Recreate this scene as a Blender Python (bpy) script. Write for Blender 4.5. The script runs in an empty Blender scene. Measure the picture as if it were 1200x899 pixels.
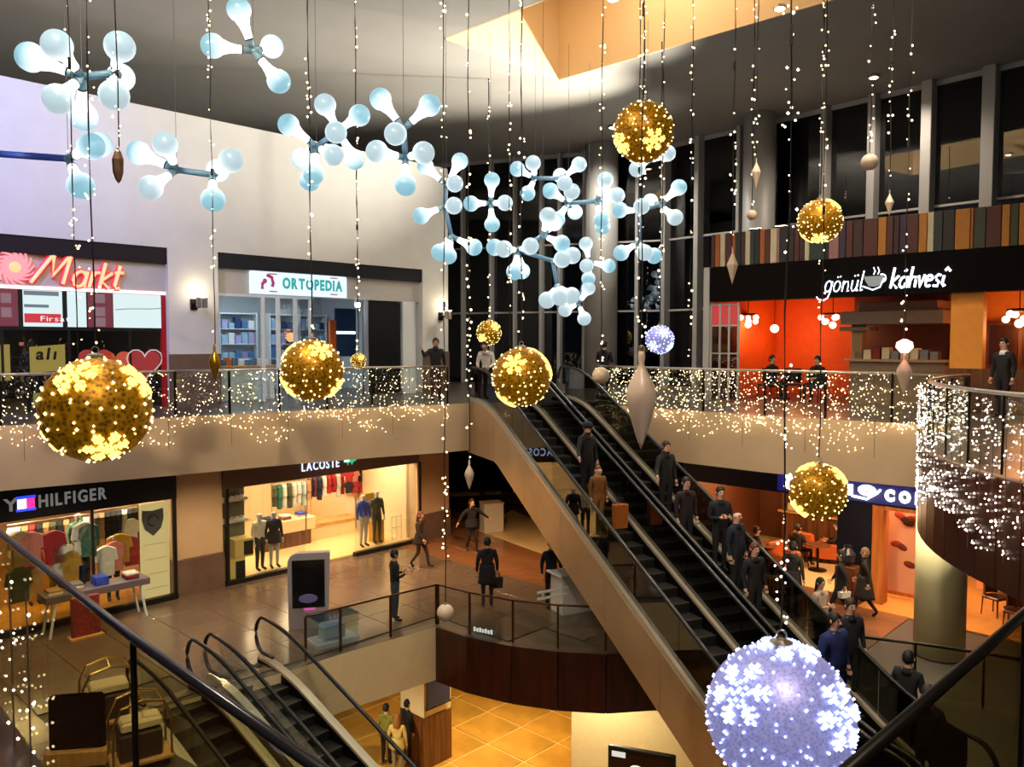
import bpy, bmesh, math, random
from mathutils import Vector, Matrix, Euler
random.seed(7)
SC = bpy.context.scene
COL = SC.collection
PI = math.pi

# ------------------------------------------------------------------ camera, world, exposure
cam_d = bpy.data.cameras.new('camera')
cam = bpy.data.objects.new('camera', cam_d); COL.objects.link(cam)
cam_d.sensor_width = 36.0
cam_d.lens = 36.0 * 947.0 / 1200.0
cam_d.clip_end = 200
EYE = 1.65
PITCH = math.atan((449.5 - 402.0) / 947.0)
cam.location = (0, 0, EYE)
cam.rotation_euler = (PI / 2 - PITCH, 0, 0)
SC.camera = cam
SC.view_settings.view_transform = 'Standard'
SC.view_settings.look = 'None'
SC.view_settings.gamma = 1.0
SC.view_settings.use_curve_mapping = False
SC.view_settings.exposure = 0.42
w = bpy.data.worlds.new('night'); SC.world = w; w.use_nodes = True
w.node_tree.nodes['Background'].inputs[0].default_value = (0.016, 0.018, 0.026, 1)
w.node_tree.nodes['Background'].inputs[1].default_value = 1.0
try:
    SC.cycles.sample_clamp_indirect = 3.0
    SC.cycles.max_bounces = 8
    SC.cycles.transparent_max_bounces = 24
    SC.cycles.caustics_reflective = False
    SC.cycles.caustics_refractive = False
except Exception:
    pass

# ceiling lamps of the hall, most added for their light: (x, y, z, watts, colour, cone degrees, aim x, aim y, aim z)
LAMPS = [
    (6.0, 18.5, 9.12, 1100, (1, .86, .66), 120, 6.0, 18.5, 0),
    (2.2, 18.0, 9.12, 700, (1, .9, .75), 120, 2.2, 18.0, 0),
    (-5.5, 13.5, 9.12, 230, (.95, .95, 1.0), 130, -9, 19, 3),
    (-1.5, 15.5, 9.12, 260, (1, .93, .82), 130, -4, 24, 3),
    (-10.5, 10.0, 9.12, 4200, (.36, .38, 1.0), 84, -13.5, 17.0, 5),
    (3.5, 9.0, 9.12, 2200, (1, .86, .64), 58, 8.4, 15.6, -4),
    (-4.0, 6.5, 9.12, 2600, (1, .84, .6), 130, -5, 13, -5),
    (9.5, 11.5, 9.12, 600, (1, .78, .5), 120, 9.5, 14, 0),
    (3.5, 28.5, 9.12, 1300, (1, .93, .82), 150, 3.5, 28.5, 0),
    (10.2, 23.2, 9.12, 700, (1, .85, .7), 150, 10.2, 23.2, 0),
    (1.0, -1.0, 9.12, 2600, (1, .82, .62), 110, 2, 9, 0),
]
# floodlights added on the coffee house roof to wash the hall ceiling: along, back, aim
ADDED_FLOODS = [(-3.2, 1.6, (-4.5, 23, 9.2), 12000), (-2.4, 1.6, (-4.5, 17, 9.2), 11000), (-1.6, 1.6, (-1.5, 29, 9.2), 700)]


# ------------------------------------------------------------------ materials
def hx(h, a=1.0):
    h = h.lstrip('#'); o = []
    for i in (0, 2, 4):
        c = int(h[i:i + 2], 16) / 255.0
        o.append(c / 12.92 if c <= 0.04045 else ((c + 0.055) / 1.055) ** 2.4)
    return (*o, a)

MATS = {}
def pm(name, h, rough=.6, metal=0.0, noise=0.0, scale=6.0, bump=0.0, spec=.5, stretch=None, coat=0.0):
    if name in MATS: return MATS[name]
    m = bpy.data.materials.new(name); m.use_nodes = True
    nt = m.node_tree; b = nt.nodes['Principled BSDF']
    c = hx(h)
    b.inputs['Base Color'].default_value = c
    b.inputs['Roughness'].default_value = rough
    b.inputs['Metallic'].default_value = metal
    b.inputs['Specular IOR Level'].default_value = spec
    b.inputs['Coat Weight'].default_value = coat
    if noise or bump:
        tc = nt.nodes.new('ShaderNodeTexCoord'); mp = nt.nodes.new('ShaderNodeMapping')
        nt.links.new(tc.outputs['Object'], mp.inputs[0])
        if stretch: mp.inputs['Scale'].default_value = stretch
        n = nt.nodes.new('ShaderNodeTexNoise'); n.inputs['Scale'].default_value = scale
        n.inputs['Detail'].default_value = 5
        nt.links.new(mp.outputs[0], n.inputs[0])
        if noise:
            r = nt.nodes.new('ShaderNodeValToRGB')
            r.color_ramp.elements[0].position = .3; r.color_ramp.elements[1].position = .7
            r.color_ramp.elements[0].color = (c[0] * (1 - noise), c[1] * (1 - noise), c[2] * (1 - noise), 1)
            r.color_ramp.elements[1].color = (min(1, c[0] * (1 + noise)), min(1, c[1] * (1 + noise)), min(1, c[2] * (1 + noise)), 1)
            nt.links.new(n.outputs[0], r.inputs[0]); nt.links.new(r.outputs[0], b.inputs['Base Color'])
        if bump:
            bp = nt.nodes.new('ShaderNodeBump'); bp.inputs['Strength'].default_value = bump
            nt.links.new(n.outputs[0], bp.inputs['Height']); nt.links.new(bp.outputs[0], b.inputs['Normal'])
    MATS[name] = m
    return m

def em(name, h, s, sample=True):
    if name in MATS: return MATS[name]
    m = bpy.data.materials.new(name); m.use_nodes = True
    nt = m.node_tree; b = nt.nodes['Principled BSDF']
    b.inputs['Base Color'].default_value = (.05, .05, .05, 1)
    b.inputs['Emission Color'].default_value = hx(h)
    b.inputs['Emission Strength'].default_value = s
    b.inputs['Roughness'].default_value = .4
    if not sample:
        try: m.cycles.emission_sampling = 'NONE'
        except Exception: pass
    MATS[name] = m
    return m

def glass(name, tint='#e6eeee', refl=.12, dark=1.0, rough=.0):
    if name in MATS: return MATS[name]
    m = bpy.data.materials.new(name); m.use_nodes = True
    nt = m.node_tree
    for n in list(nt.nodes):
        if n.type != 'OUTPUT_MATERIAL': nt.nodes.remove(n)
    out = nt.nodes[0]
    t = nt.nodes.new('ShaderNodeBsdfTransparent'); c = hx(tint)
    t.inputs[0].default_value = (c[0] * dark, c[1] * dark, c[2] * dark, 1)
    g = nt.nodes.new('ShaderNodeBsdfGlossy'); g.inputs['Roughness'].default_value = rough
    g.inputs[0].default_value = (1, 1, 1, 1)
    f = nt.nodes.new('ShaderNodeLayerWeight'); f.inputs[0].default_value = .25
    mt = nt.nodes.new('ShaderNodeMath'); mt.operation = 'MULTIPLY_ADD'
    mt.inputs[1].default_value = .16; mt.inputs[2].default_value = refl
    nt.links.new(f.outputs['Fresnel'], mt.inputs[0])
    mx = nt.nodes.new('ShaderNodeMixShader')
    nt.links.new(mt.outputs[0], mx.inputs[0]); nt.links.new(t.outputs[0], mx.inputs[1]); nt.links.new(g.outputs[0], mx.inputs[2])
    nt.links.new(mx.outputs[0], out.inputs[0])
    MATS[name] = m
    return m

def wood(name, h1, h2, rough=.35, sc=(1, 1, .08), scale=9):
    if name in MATS: return MATS[name]
    m = bpy.data.materials.new(name); m.use_nodes = True
    nt = m.node_tree; b = nt.nodes['Principled BSDF']
    tc = nt.nodes.new('ShaderNodeTexCoord'); mp = nt.nodes.new('ShaderNodeMapping'); mp.inputs['Scale'].default_value = sc
    n = nt.nodes.new('ShaderNodeTexNoise'); n.inputs['Scale'].default_value = scale; n.inputs['Detail'].default_value = 6
    r = nt.nodes.new('ShaderNodeValToRGB')
    r.color_ramp.elements[0].color = hx(h1); r.color_ramp.elements[1].color = hx(h2)
    r.color_ramp.elements[0].position = .35; r.color_ramp.elements[1].position = .7
    nt.links.new(tc.outputs['Object'], mp.inputs[0]); nt.links.new(mp.outputs[0], n.inputs[0])
    nt.links.new(n.outputs[0], r.inputs[0]); nt.links.new(r.outputs[0], b.inputs['Base Color'])
    b.inputs['Roughness'].default_value = rough
    MATS[name] = m
    return m

M_white = pm('white_plaster', '#d6d4cf', .85, noise=.03, scale=2)
M_beige = pm('beige_plaster', '#c9ad8a', .8, noise=.04, scale=2)
M_ceil = pm('ceiling_plaster', '#a8a49c', .9, noise=.03, scale=1.5)
M_sky = pm('skylight_plaster', '#e2c79c', .9)
M_stone = pm('brown_stone', '#6b5548', .45, noise=.12, scale=3)
M_soffit = pm('dark_metal_band', '#0c0c18', .8)
M_bulk = pm('grey_bulkhead', '#bdb9b2', .7, noise=.03)
M_black = pm('black_paint', '#0b0b0c', .45)
M_blackgl = pm('black_gloss', '#08080a', .12, coat=.5)
M_steel = pm('brushed_steel', '#bcb4a8', .28, metal=.9, noise=.08, scale=14, stretch=(.1, 1, 1))
M_truss = pm('brushed_panel', '#c4ac8c', .36, metal=.65, noise=.15, scale=3, stretch=(.3, 1, .3))
M_dkmetal = pm('dark_metal', '#26231f', .35, metal=.8)
M_fin = pm('grey_aluminium', '#a8a6a2', .5, metal=.2)
M_glass = glass('clear_glass', '#f5f9f8', .025)
M_glassd = glass('dark_glass', '#8c9096', .06)
M_glasst = glass('tinted_glass', '#7e827e', .012)
M_rubber = pm('black_rubber', '#0a0a0a', .35)
M_woodd = wood('dark_red_wood', '#2a0f08', '#4a1d0f', .35)
M_woodm = wood('brown_wood', '#4a2a16', '#7a4a28', .4)
M_woodl = wood('light_wood', '#b98a52', '#d6a566', .45)
M_tile1 = pm('mall_tile', '#65564a', .18, noise=.10, scale=1.2, spec=.5)
M_tile2 = pm('mall_tile_warm', '#84583a', .2, noise=.14, scale=1.4, spec=.5)
M_tile0 = pm('lower_tile', '#b98a3c', .3, noise=.22, scale=1.3)
M_grout = pm('light_grout', '#d8b878', .6)
M_joint = pm('dark_joint', '#4a4038', .6)
M_cream = pm('cream_paint', '#e2cfa4', .7, noise=.03)
M_floor2 = pm('upper_floor', '#5a5048', .3)
M_orange = pm('orange_paint', '#d8641c', .6, noise=.06)
M_orange2 = pm('amber_paint', '#e09030', .6, noise=.06)
M_lightfloor = pm('beige_floor', '#d8bc88', .35, noise=.05)
E_cold = em('cold_white_light', '#dff0ff', 16)
E_warm = em('warm_white_light', '#ffdcae', 24)
E_led = em('warm_led', '#ffdca0', 7)
E_ledw = em('white_led', '#fff0dc', 7)
E_ledb = em('blue_led', '#a0b0ff', 8)
E_bulbneck = em('lamp_neck_light', '#eefaff', 2.2)
def globe_mat(name, h_near, h_far, s_near, s_far, z0, z1):
    """a milky lamp globe, brightest at its neck where the lamp sits"""
    m = bpy.data.materials.new(name); m.use_nodes = True; nt = m.node_tree; b = nt.nodes['Principled BSDF']
    tc = nt.nodes.new('ShaderNodeTexCoord'); sx = nt.nodes.new('ShaderNodeSeparateXYZ'); mr = nt.nodes.new('ShaderNodeMapRange')
    mr.inputs['From Min'].default_value = z0; mr.inputs['From Max'].default_value = z1
    r = nt.nodes.new('ShaderNodeValToRGB'); c0 = hx(h_near); c1 = hx(h_far)
    r.color_ramp.elements[0].color = (*[q * s_near for q in c0[:3]], 1); r.color_ramp.elements[1].color = (*[q * s_far for q in c1[:3]], 1)
    r.color_ramp.elements[1].position = .75
    nt.links.new(tc.outputs['Object'], sx.inputs[0]); nt.links.new(sx.outputs[2], mr.inputs[0]); nt.links.new(mr.outputs[0], r.inputs[0])
    nt.links.new(r.outputs[0], b.inputs['Emission Color']); b.inputs['Emission Strength'].default_value = 1.0
    b.inputs['Base Color'].default_value = (.10, .17, .22, 1); b.inputs['Roughness'].default_value = .35
    return m
E_globe = globe_mat('globe_blue', '#eafaff', '#98d0e2', 1.0, .60, .50, .80)
E_globe2 = globe_mat('globe_white', '#f4fcff', '#c4dae2', .95, .62, .50, .80)

# ------------------------------------------------------------------ mesh builder
class MB:
    def __init__(s):
        s.v = []; s.f = []; s.mi = []; s.cur = 0; s.M = None
    def add(s, vs, fs):
        o = len(s.v)
        for p in vs:
            p = Vector(p)
            if s.M is not None: p = s.M @ p
            s.v.append(p)
        for f in fs:
            s.f.append([i + o for i in f]); s.mi.append(s.cur)
        return s
    def box(s, x0, x1, y0, y1, z0, z1):
        return s.add([(x0, y0, z0), (x1, y0, z0), (x1, y1, z0), (x0, y1, z0), (x0, y0, z1), (x1, y0, z1), (x1, y1, z1), (x0, y1, z1)],
                     [(0, 3, 2, 1), (4, 5, 6, 7), (0, 1, 5, 4), (1, 2, 6, 5), (2, 3, 7, 6), (3, 0, 4, 7)])
    def bbox(s, x0, x1, y0, y1, z0, z1, b=.02):   # box with bevelled vertical and top edges
        r = [(x0 + b, y0), (x1 - b, y0), (x1, y0 + b), (x1, y1 - b), (x1 - b, y1), (x0 + b, y1), (x0, y1 - b), (x0, y0 + b)]
        cx, cy = (x0 + x1) / 2, (y0 + y1) / 2
        def sh(p, d):
            return (p[0] + (d if p[0] < cx else -d), p[1] + (d if p[1] < cy else -d))
        vs = [(*p, z0) for p in r] + [(*p, z1 - b) for p in r] + [(*sh(p, b), z1) for p in r]
        fs = [tuple(range(7, -1, -1)), tuple(range(16, 24))]
        for k in (0, 8):
            for i in range(8):
                j = (i + 1) % 8
                fs.append((k + i, k + j, k + 8 + j, k + 8 + i))
        return s.add(vs, fs)
    def prism(s, poly, z0, z1, tb=None):
        n = len(poly)
        a = sum(poly[i][0] * poly[(i + 1) % n][1] - poly[(i + 1) % n][0] * poly[i][1] for i in range(n))
        if a < 0: poly = poly[::-1]
        c0 = s.cur
        vs = [(*p, z0) for p in poly] + [(*p, z1) for p in poly]
        fs = [tuple(range(n - 1, -1, -1)), tuple(range(n, 2 * n))] + [(i, (i + 1) % n, n + (i + 1) % n, n + i) for i in range(n)]
        s.add(vs, fs)
        if tb:
            k = len(s.mi) - len(fs)
            s.mi[k] = tb[2]; s.mi[k + 1] = tb[0]
            for q in range(k + 2, len(s.mi)): s.mi[q] = tb[1]
        return s
    def cyl(s, p0, p1, r0, r1=None, n=10, cap=True):
        r1 = r0 if r1 is None else r1
        p0 = Vector(p0); p1 = Vector(p1); d = (p1 - p0)
        if d.length < 1e-6: return s
        d.normalize(); u = d.orthogonal().normalized(); w_ = d.cross(u)
        vs = []
        for p, r in ((p0, r0), (p1, r1)):
            for i in range(n):
                a = 2 * PI * i / n
                vs.append(p + u * (r * math.cos(a)) + w_ * (r * math.sin(a)))
        fs = [(i, (i + 1) % n, n + (i + 1) % n, n + i) for i in range(n)]
        if cap: fs += [tuple(range(n - 1, -1, -1)), tuple(range(n, 2 * n))]
        return s.add(vs, fs)
    def tube(s, pts, r, n=8, closed=False, sx=1.0):
        pts = [Vector(p) for p in pts]; m = len(pts); vs = []
        up = Vector((0, 0, 1))
        for i, p in enumerate(pts):
            a = pts[(i - 1) % m] if (closed or i > 0) else p
            b = pts[(i + 1) % m] if (closed or i < m - 1) else p
            d = (b - a).normalized()
            u = d.cross(up)
            if u.length < 1e-3: u = d.cross(Vector((0, 1, 0)))
            u.normalize(); w_ = u.cross(d).normalized()
            for k in range(n):
                t = 2 * PI * k / n
                vs.append(p + u * (r * sx * math.cos(t)) + w_ * (r * math.sin(t)))
        fs = []
        for i in range(m if closed else m - 1):
            j = (i + 1) % m
            for k in range(n):
                q = (k + 1) % n
                fs.append((i * n + k, j * n + k, j * n + q, i * n + q))
        if not closed:
            fs += [tuple(range(n)), tuple(range((m - 1) * n + n - 1, (m - 1) * n - 1, -1))]
        return s.add(vs, fs)
    def lathe(s, prof, n=16, c=(0, 0, 0)):
        vs = []; m = len(prof)
        for r, z in prof:
            for i in range(n):
                a = 2 * PI * i / n
                vs.append((c[0] + r * math.cos(a), c[1] + r * math.sin(a), c[2] + z))
        fs = []
        for j in range(m - 1):
            for i in range(n):
                k = (i + 1) % n
                fs.append((j * n + i, j * n + k, (j + 1) * n + k, (j + 1) * n + i))
        fs += [tuple(range(n - 1, -1, -1)), tuple(range((m - 1) * n, m * n))]
        return s.add(vs, fs)
    def ball(s, c, r, n=12, m=8, sc=(1, 1, 1)):
        vs = [(c[0], c[1], c[2] + r * sc[2])]
        for j in range(1, m):
            t = PI * j / m
            for i in range(n):
                a = 2 * PI * i / n
                vs.append((c[0] + r * sc[0] * math.sin(t) * math.cos(a), c[1] + r * sc[1] * math.sin(t) * math.sin(a), c[2] + r * sc[2] * math.cos(t)))
        vs.append((c[0], c[1], c[2] - r * sc[2]))
        fs = []; L = len(vs) - 1
        for i in range(n):
            k = (i + 1) % n
            fs.append((0, 1 + i, 1 + k))
            fs.append((L, 1 + (m - 2) * n + k, 1 + (m - 2) * n + i))
            for j in range(m - 2):
                fs.append((1 + j * n + i, 1 + (j + 1) * n + i, 1 + (j + 1) * n + k, 1 + j * n + k))
        return s.add(vs, fs)
    def octa(s, c, r):
        x, y, z = c
        return s.add([(x + r, y, z), (x - r, y, z), (x, y + r, z), (x, y - r, z), (x, y, z + r), (x, y, z - r)],
                     [(0, 2, 4), (2, 1, 4), (1, 3, 4), (3, 0, 4), (2, 0, 5), (1, 2, 5), (3, 1, 5), (0, 3, 5)])
    def mesh(s, name, mats, smooth=False):
        me = bpy.data.meshes.new(name)
        me.from_pydata([tuple(p) for p in s.v], [], s.f)
        for m in (mats if isinstance(mats, (list, tuple)) else [mats]): me.materials.append(m)
        me.polygons.foreach_set('material_index', s.mi)
        if smooth: me.polygons.foreach_set('use_smooth', [True] * len(s.f))
        me.update()
        return me
    def build(s, name, mats, parent=None, smooth=False, loc=None, rz=0):
        return link(name, s.mesh(name, mats, smooth), parent, loc, rz)

def link(name, me, parent=None, loc=None, rz=0, rot=None):
    o = bpy.data.objects.new(name, me); COL.objects.link(o)
    if parent: o.parent = parent
    if loc is not None: o.location = loc
    if rot is not None: o.rotation_euler = rot
    elif rz: o.rotation_euler = (0, 0, rz)
    return o
def tag(o, label=None, cat=None, group=None, kind=None):
    if label: o['label'] = label
    if cat: o['category'] = cat
    if group: o['group'] = group
    if kind: o['kind'] = kind
    return o
def thing(name, label, cat, loc=(0, 0, 0), rz=0, group=None):
    o = bpy.data.objects.new(name, None); COL.objects.link(o); o.empty_display_size = .1
    o.location = loc; o.rotation_euler = (0, 0, rz)
    return tag(o, label, cat, group)
def struct(name, mb, mats, parent=None, smooth=False, loc=None, rz=0):
    o = mb.build(name, mats, parent, smooth, loc, rz)
    o['kind'] = 'structure'
    return o
def B(x0, x1, y0, y1, z0, z1): return MB().box(x0, x1, y0, y1, z0, z1)
def BB(x0, x1, y0, y1, z0, z1, b=.02): return MB().bbox(x0, x1, y0, y1, z0, z1, b)
KIDS = {}
def copy_thing(root, loc, rz, label=None, group=None):
    kids = {}
    for o in COL.objects:
        if o.parent: kids.setdefault(o.parent.name, []).append(o)
    r = root.copy(); COL.objects.link(r); r.location = loc; r.rotation_euler = (0, 0, rz)
    if label: r['label'] = label
    if group: r['group'] = group
    def rec(a, b):
        for ch in kids.get(a.name, []):
            c = ch.copy(); COL.objects.link(c); c.parent = b
            rec(ch, c)
    rec(root, r)
    return r

# ------------------------------------------------------------------ places
_c, _s = math.cos(PITCH), math.sin(PITCH)
def ray(px, py):
    a = (px - 600) / 947.0; b = (449.5 - py) / 947.0
    return Vector((a, _c + b * _s, -_s + b * _c))
def at(px, py, Y):          # the point seen there at a given distance down the hall
    r = ray(px, py); return Vector((0, 0, EYE)) + r * (Y / r.y)
def on(px, py, z):          # the point seen there at a given height
    r = ray(px, py); return Vector((0, 0, EYE)) + r * ((z - EYE) / r.z)
# frames of the two shop walls: x along the wall, y into the shop, z up
WL = (Vector((-8.8, 20.78, 0)), math.atan2(.725, .689))
WR = (Vector((8.516, 21.03, 0)), math.atan2(-.689, .725))
def fr(W, x, y, z=0):
    c, s = math.cos(W[1]), math.sin(W[1])
    return Vector((W[0].x + c * x - s * y, W[0].y + s * x + c * y, z))
def ax(W, px, y=0.0):       # x along a wall frame (plane at depth y) seen at pixel column px
    c, s = math.cos(W[1]), math.sin(W[1]); k = (px - 600) / 947.0
    ox, oy = W[0].x - s * y, W[0].y + c * y
    return (k * oy - ox) / (c - k * s)
# letters
LET = {}
def letter_mesh(ch, size, ext=.03, shear=0.0, off=0.0, mat=None):
    key = (ch, size, ext, shear, off, mat.name)
    if key in LET: return LET[key]
    cu = bpy.data.curves.new('letter', 'FONT'); cu.body = ch; cu.size = size; cu.extrude = ext; cu.shear = shear; cu.offset = off
    cu.resolution_u = 3
    o = bpy.data.objects.new('letter', cu); COL.objects.link(o)
    dg = bpy.context.evaluated_depsgraph_get()
    me = bpy.data.meshes.new_from_object(o.evaluated_get(dg))
    bpy.data.objects.remove(o); bpy.data.curves.remove(cu)
    me.materials.clear(); me.materials.append(mat)
    me.transform(Matrix.Rotation(PI / 2, 4, 'X'))
    xs = [v.co.x for v in me.vertices] or [0]
    me.name = 'letter'
    LET[key] = (me, min(xs), max(xs))
    return LET[key]
def word(txt, x, y, z, size, parent, mat, ext=.03, shear=0.0, off=0.0, gap=.12, width=None, name='letter', space=.35, dz=0.0):
    ms = [None if c == ' ' else letter_mesh(c, size, ext, shear, off, mat) for c in txt]
    tot = sum((space * size if m is None else m[2] - m[1]) for m in ms) + gap * size * (len(ms) - 1)
    k = width / tot if width else 1.0
    cx = x
    for m in ms:
        if m is None:
            cx += (space + gap) * size * k; continue
        o = link(name, m[0], parent, (cx - m[1] * k, y, z)); o.scale = (k, 1, 1)
        cx += (m[2] - m[1] + gap * size) * k; z += dz
    return cx
ORD = ['first', 'second', 'third', 'fourth', 'fifth', 'sixth', 'seventh', 'eighth', 'ninth', 'tenth', 'eleventh', 'twelfth']
# ================================================================== SETTING
E2 = [(-13.5, 13.9), (-10.2, 16.0), (-7.5, 17.9), (-5.6, 19.35), (-3.6, 20.65), (-1.74, 21.7)]
ESC_O = Vector((-.72, 21.2, 0)); EE = Vector((.397, -.918, 0)); EP = Vector((.918, .397, 0)); SL = .448; EW = 1.47
lipa = ESC_O - EE * 1.1; lipb = lipa + EP * 2.95
E2c = [(lipa.x, lipa.y), (lipb.x, lipb.y)]
E2R = [(2.35, 22.0), (3.48, 20.55), (5.76, 18.3), (8.95, 15.85)]
DC = (13.2, 10.2); DR = 7.1
a0 = math.atan2(15.85 - DC[1], 8.95 - DC[0]); a1 = PI + .72
def arc(r, t0, t1, n): return [(DC[0] + r * math.cos(t0 + (t1 - t0) * i / n), DC[1] + r * math.sin(t0 + (t1 - t0) * i / n)) for i in range(n + 1)]
DARC = arc(DR, a0, a1, 18)
FAC = [(-7.5, 36.2), (-1.4, 34.0), (5.9, 31.4), (13.7, 22.0), (19.0, 15.6)]
m = MB().prism(E2 + E2c + E2R + DARC[1:] + [(20, 4), (24, 10), FAC[4], FAC[3], FAC[2], FAC[1], FAC[0], (-22, 30), (-22, 14)], -1.3, 0, (0, 1, 2))
struct('floor', m, [M_floor2, M_beige, M_ceil])
# floor on the photographer's side
RA, RBp, RC = Vector((-3.9, 5.57, 0)), Vector((-.02, 1.45, 0)), Vector((2.6, 3.58, 0))
m = MB().prism([(-3.9, 5.57), (.17, 1.29), (3.6, 4.7), (9, 3), (6, -3), (-6, -3), (-9, 3)], -.95, -.45, (0, 1, 1))
struct('floor', m, [wood('plank_red', '#240a06', '#3a140a'), M_woodd])
# middle floor slab
E1 = [(-2.25, 10.4), (-7.05, 14.0), (-4.46, 16.24), (-3.67, 17.06), (-1.77, 18.74), (-1.0, 18.1), (0, 17.55), (1.0, 17.22), (2.02, 17.08), (3.2, 17.25), (4.3, 17.6)]
def EL(t, wd, z=0): p = ESC_O + EE * t + EP * wd; return (p.x, p.y, z)
lnd = [EL(5.0, 3.2)[:2], EL(9.6, 3.2)[:2], EL(9.6, .9)[:2], EL(14, .9)[:2]]
m = MB().prism(E1 + lnd + [(12, 7), (22, 8), FAC[4], FAC[3], FAC[2], FAC[1], FAC[0], (-22, 30), (-22, 6), (-4, 6)], -6.3, -5.03, (0, 1, 2))
struct('floor', m, [M_joint, M_cream, M_ceil])
# lower floor
fl0 = MB().box(-24, 24, 2, 40, -10.3, -10.02)
floor0 = struct('floor', fl0, M_grout)
# floor tiles, each one its own piece
def inpoly(p, poly):
    r = False; n = len(poly)
    for i in range(n):
        (x0, y0), (x1, y1) = poly[i], poly[(i + 1) % n]
        if (y0 > p[1]) != (y1 > p[1]) and p[0] < (x1 - x0) * (p[1] - y0) / (y1 - y0) + x0: r = not r
    return r
F1 = struct('floor', B(-.1, .1, -.1, .1, -5.2, -5.1), M_joint)
F1.location = (-6, 22, 0)
poly1 = E1 + lnd + [(12, 7), (22, 8), FAC[4], FAC[3], FAC[2], FAC[1], (-22, 30), (-22, 6), (-4, 6)]
T = 1.2
tm = [BB(.006, T - .006, .006, T - .006, -5.028, -5.0, .004).mesh('tile', mm) for mm in (M_tile1, M_tile2)]
cnt = 0
invF = F1.matrix_world.inverted()
for i in range(-6, 20):
    for j in range(-2, 12):
        x, y = -2.4 + i * T - 1, -j * T - T          # along the left wall, out from it
        cs = [fr(WL, x + a * T, y + b * T) for a in (0, 1) for b in (0, 1)]
        if not all(inpoly((c.x, c.y), poly1) for c in cs): continue
        c = fr(WL, x, y); mid = fr(WL, x + T / 2, y + T / 2)
        if mid.y < 6: continue
        if abs(mid.x / mid.y) > .8: continue
        warm = 1 if (x > 6.2 and j < 7) or x > 9 else 0
        o = link('tile', tm[warm], F1, (c.x + 6, c.y - 22, 0), WL[1]); cnt += 1
        if cnt > 290: break
T0 = 1.45
t0 = BB(.03, T0 - .03, .03, T0 - .03, -10.02, -10.0, .004).mesh('tile', M_tile0)
for i in range(-2, 14):
    for j in range(-2, 10):
        c = fr(WL, -3 + i * T0, -j * T0); mid = fr(WL, -3 + (i + .5) * T0, -(j - .5) * T0)
        if mid.y < 12 or abs(mid.x / mid.y) > .55: continue
        link('tile', t0, floor0, (c.x, c.y, 0), WL[1])

# --- wood cladding on the curved edge of the middle floor: one panel per piece
def clad(path, z0, z1, wide, th, name, mats, label):
    P = [Vector((*p, 0)) for p in path]
    seg = []
    for a, b in zip(P[:-1], P[1:]):
        n = max(1, round((b - a).length / wide))
        for k in range(n): seg.append((a.lerp(b, k / n), a.lerp(b, (k + 1) / n)))
    base = struct('trim_1', B(-.02, .02, -.02, .02, z0 + .1, z0 + .2), mats)
    base.location = seg[0][0] + Vector((0, .3, 0)); org = base.location.copy()
    for a, b in seg:
        d = (b - a); L = d.length; rz = math.atan2(d.y, d.x)
        mb = BB(.004, L - .004, -th, .0, z0, z1, .006)
        link(name, mb.mesh(name, mats), base, a - org, rz)
    return base
struct('trim_1', MB().prism([(-1.76, 18.725), (-1.0, 18.085), (0, 17.535), (1.0, 17.205), (2.02, 17.065), (3.2, 17.235), (4.3, 17.585), (4.3, 17.65), (2.02, 17.13), (0, 17.6), (-1.76, 18.79)], -6.315, -5.04), M_black)
clad([(-1.77, 18.72), (-1.0, 18.08), (0, 17.53), (1.0, 17.2), (2.02, 17.06), (3.2, 17.23), (4.3, 17.58)], -6.32, -5.02, .95, .05, 'wood_panel', M_woodd, '')
clad(arc(DR + .02, a0 + .02, a1, 26), -1.42, -.02, .62, .05, 'wood_panel', M_woodd, '')
m = MB(); m.prism([(DC[0] + (DR - .02) * math.cos(a0 + .02 + (a1 - a0) * i / 24), DC[1] + (DR - .02) * math.sin(a0 + .02 + (a1 - a0) * i / 24)) for i in range(25)] + [(20, 5), (20, 16)], -1.4, -1.31)
struct('ceiling', m, M_woodd)

# --- hall ceiling with its skylight well
zc = 9.2
c0 = Vector((1.35, 23.7)); u = Vector((-.689, -.725)); v = Vector((.725, -.689))
q0, q1, q2, q3 = c0, c0 + u * 4.45, c0 + u * 4.45 + v * 9, c0 + v * 9
m = MB()
# ceiling plate around the well: four convex pieces
def cpl(poly): m.prism(poly, zc, zc + .25)
big = 40
def ext(p, d, t): return (p[0] + d[0] * t, p[1] + d[1] * t)
cpl([ext(q0, -v, big), ext(q0, -v, 0), ext(q3, v, 0), ext(q3, v, big), ext(ext(q3, v, big), -u, 16), ext(ext(q0, -v, big), -u, 16)])
cpl([ext(q1, -v, big), ext(q1, v, 0), ext(q2, v, big), ext(ext(q2, v, big), u, 26), ext(ext(q1, -v, big), u, 26)])
cpl([q0, q1, ext(q1, -v, big), ext(q0, -v, big)])
cpl([q3, q2, ext(q2, v, big), ext(q3, v, big)])
struct('ceiling', m, M_ceil)
m = MB()
def well(a, b, th):
    d = (b - a).normalized(); n = Vector((-d.y, d.x)) * th
    m.prism([tuple(a), tuple(b), tuple(b + n), tuple(a + n)], zc - .004, zc + 2.6)
well(q1, q0, -.06); well(q2, q1, -.06); well(q3, q2, -.06); well(q0, q3, -.06)
m.prism([tuple(q0), tuple(q1), tuple(q2), tuple(q3)], zc + 2.6, zc + 2.8)
struct('ceiling', m, M_sky)
lw = bpy.data.lights.new('skylight_lamp', 'AREA'); lw.energy = 210; lw.color = (1, .80, .56); lw.shape = 'RECTANGLE'; lw.size = 3; lw.size_y = 5
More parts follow.
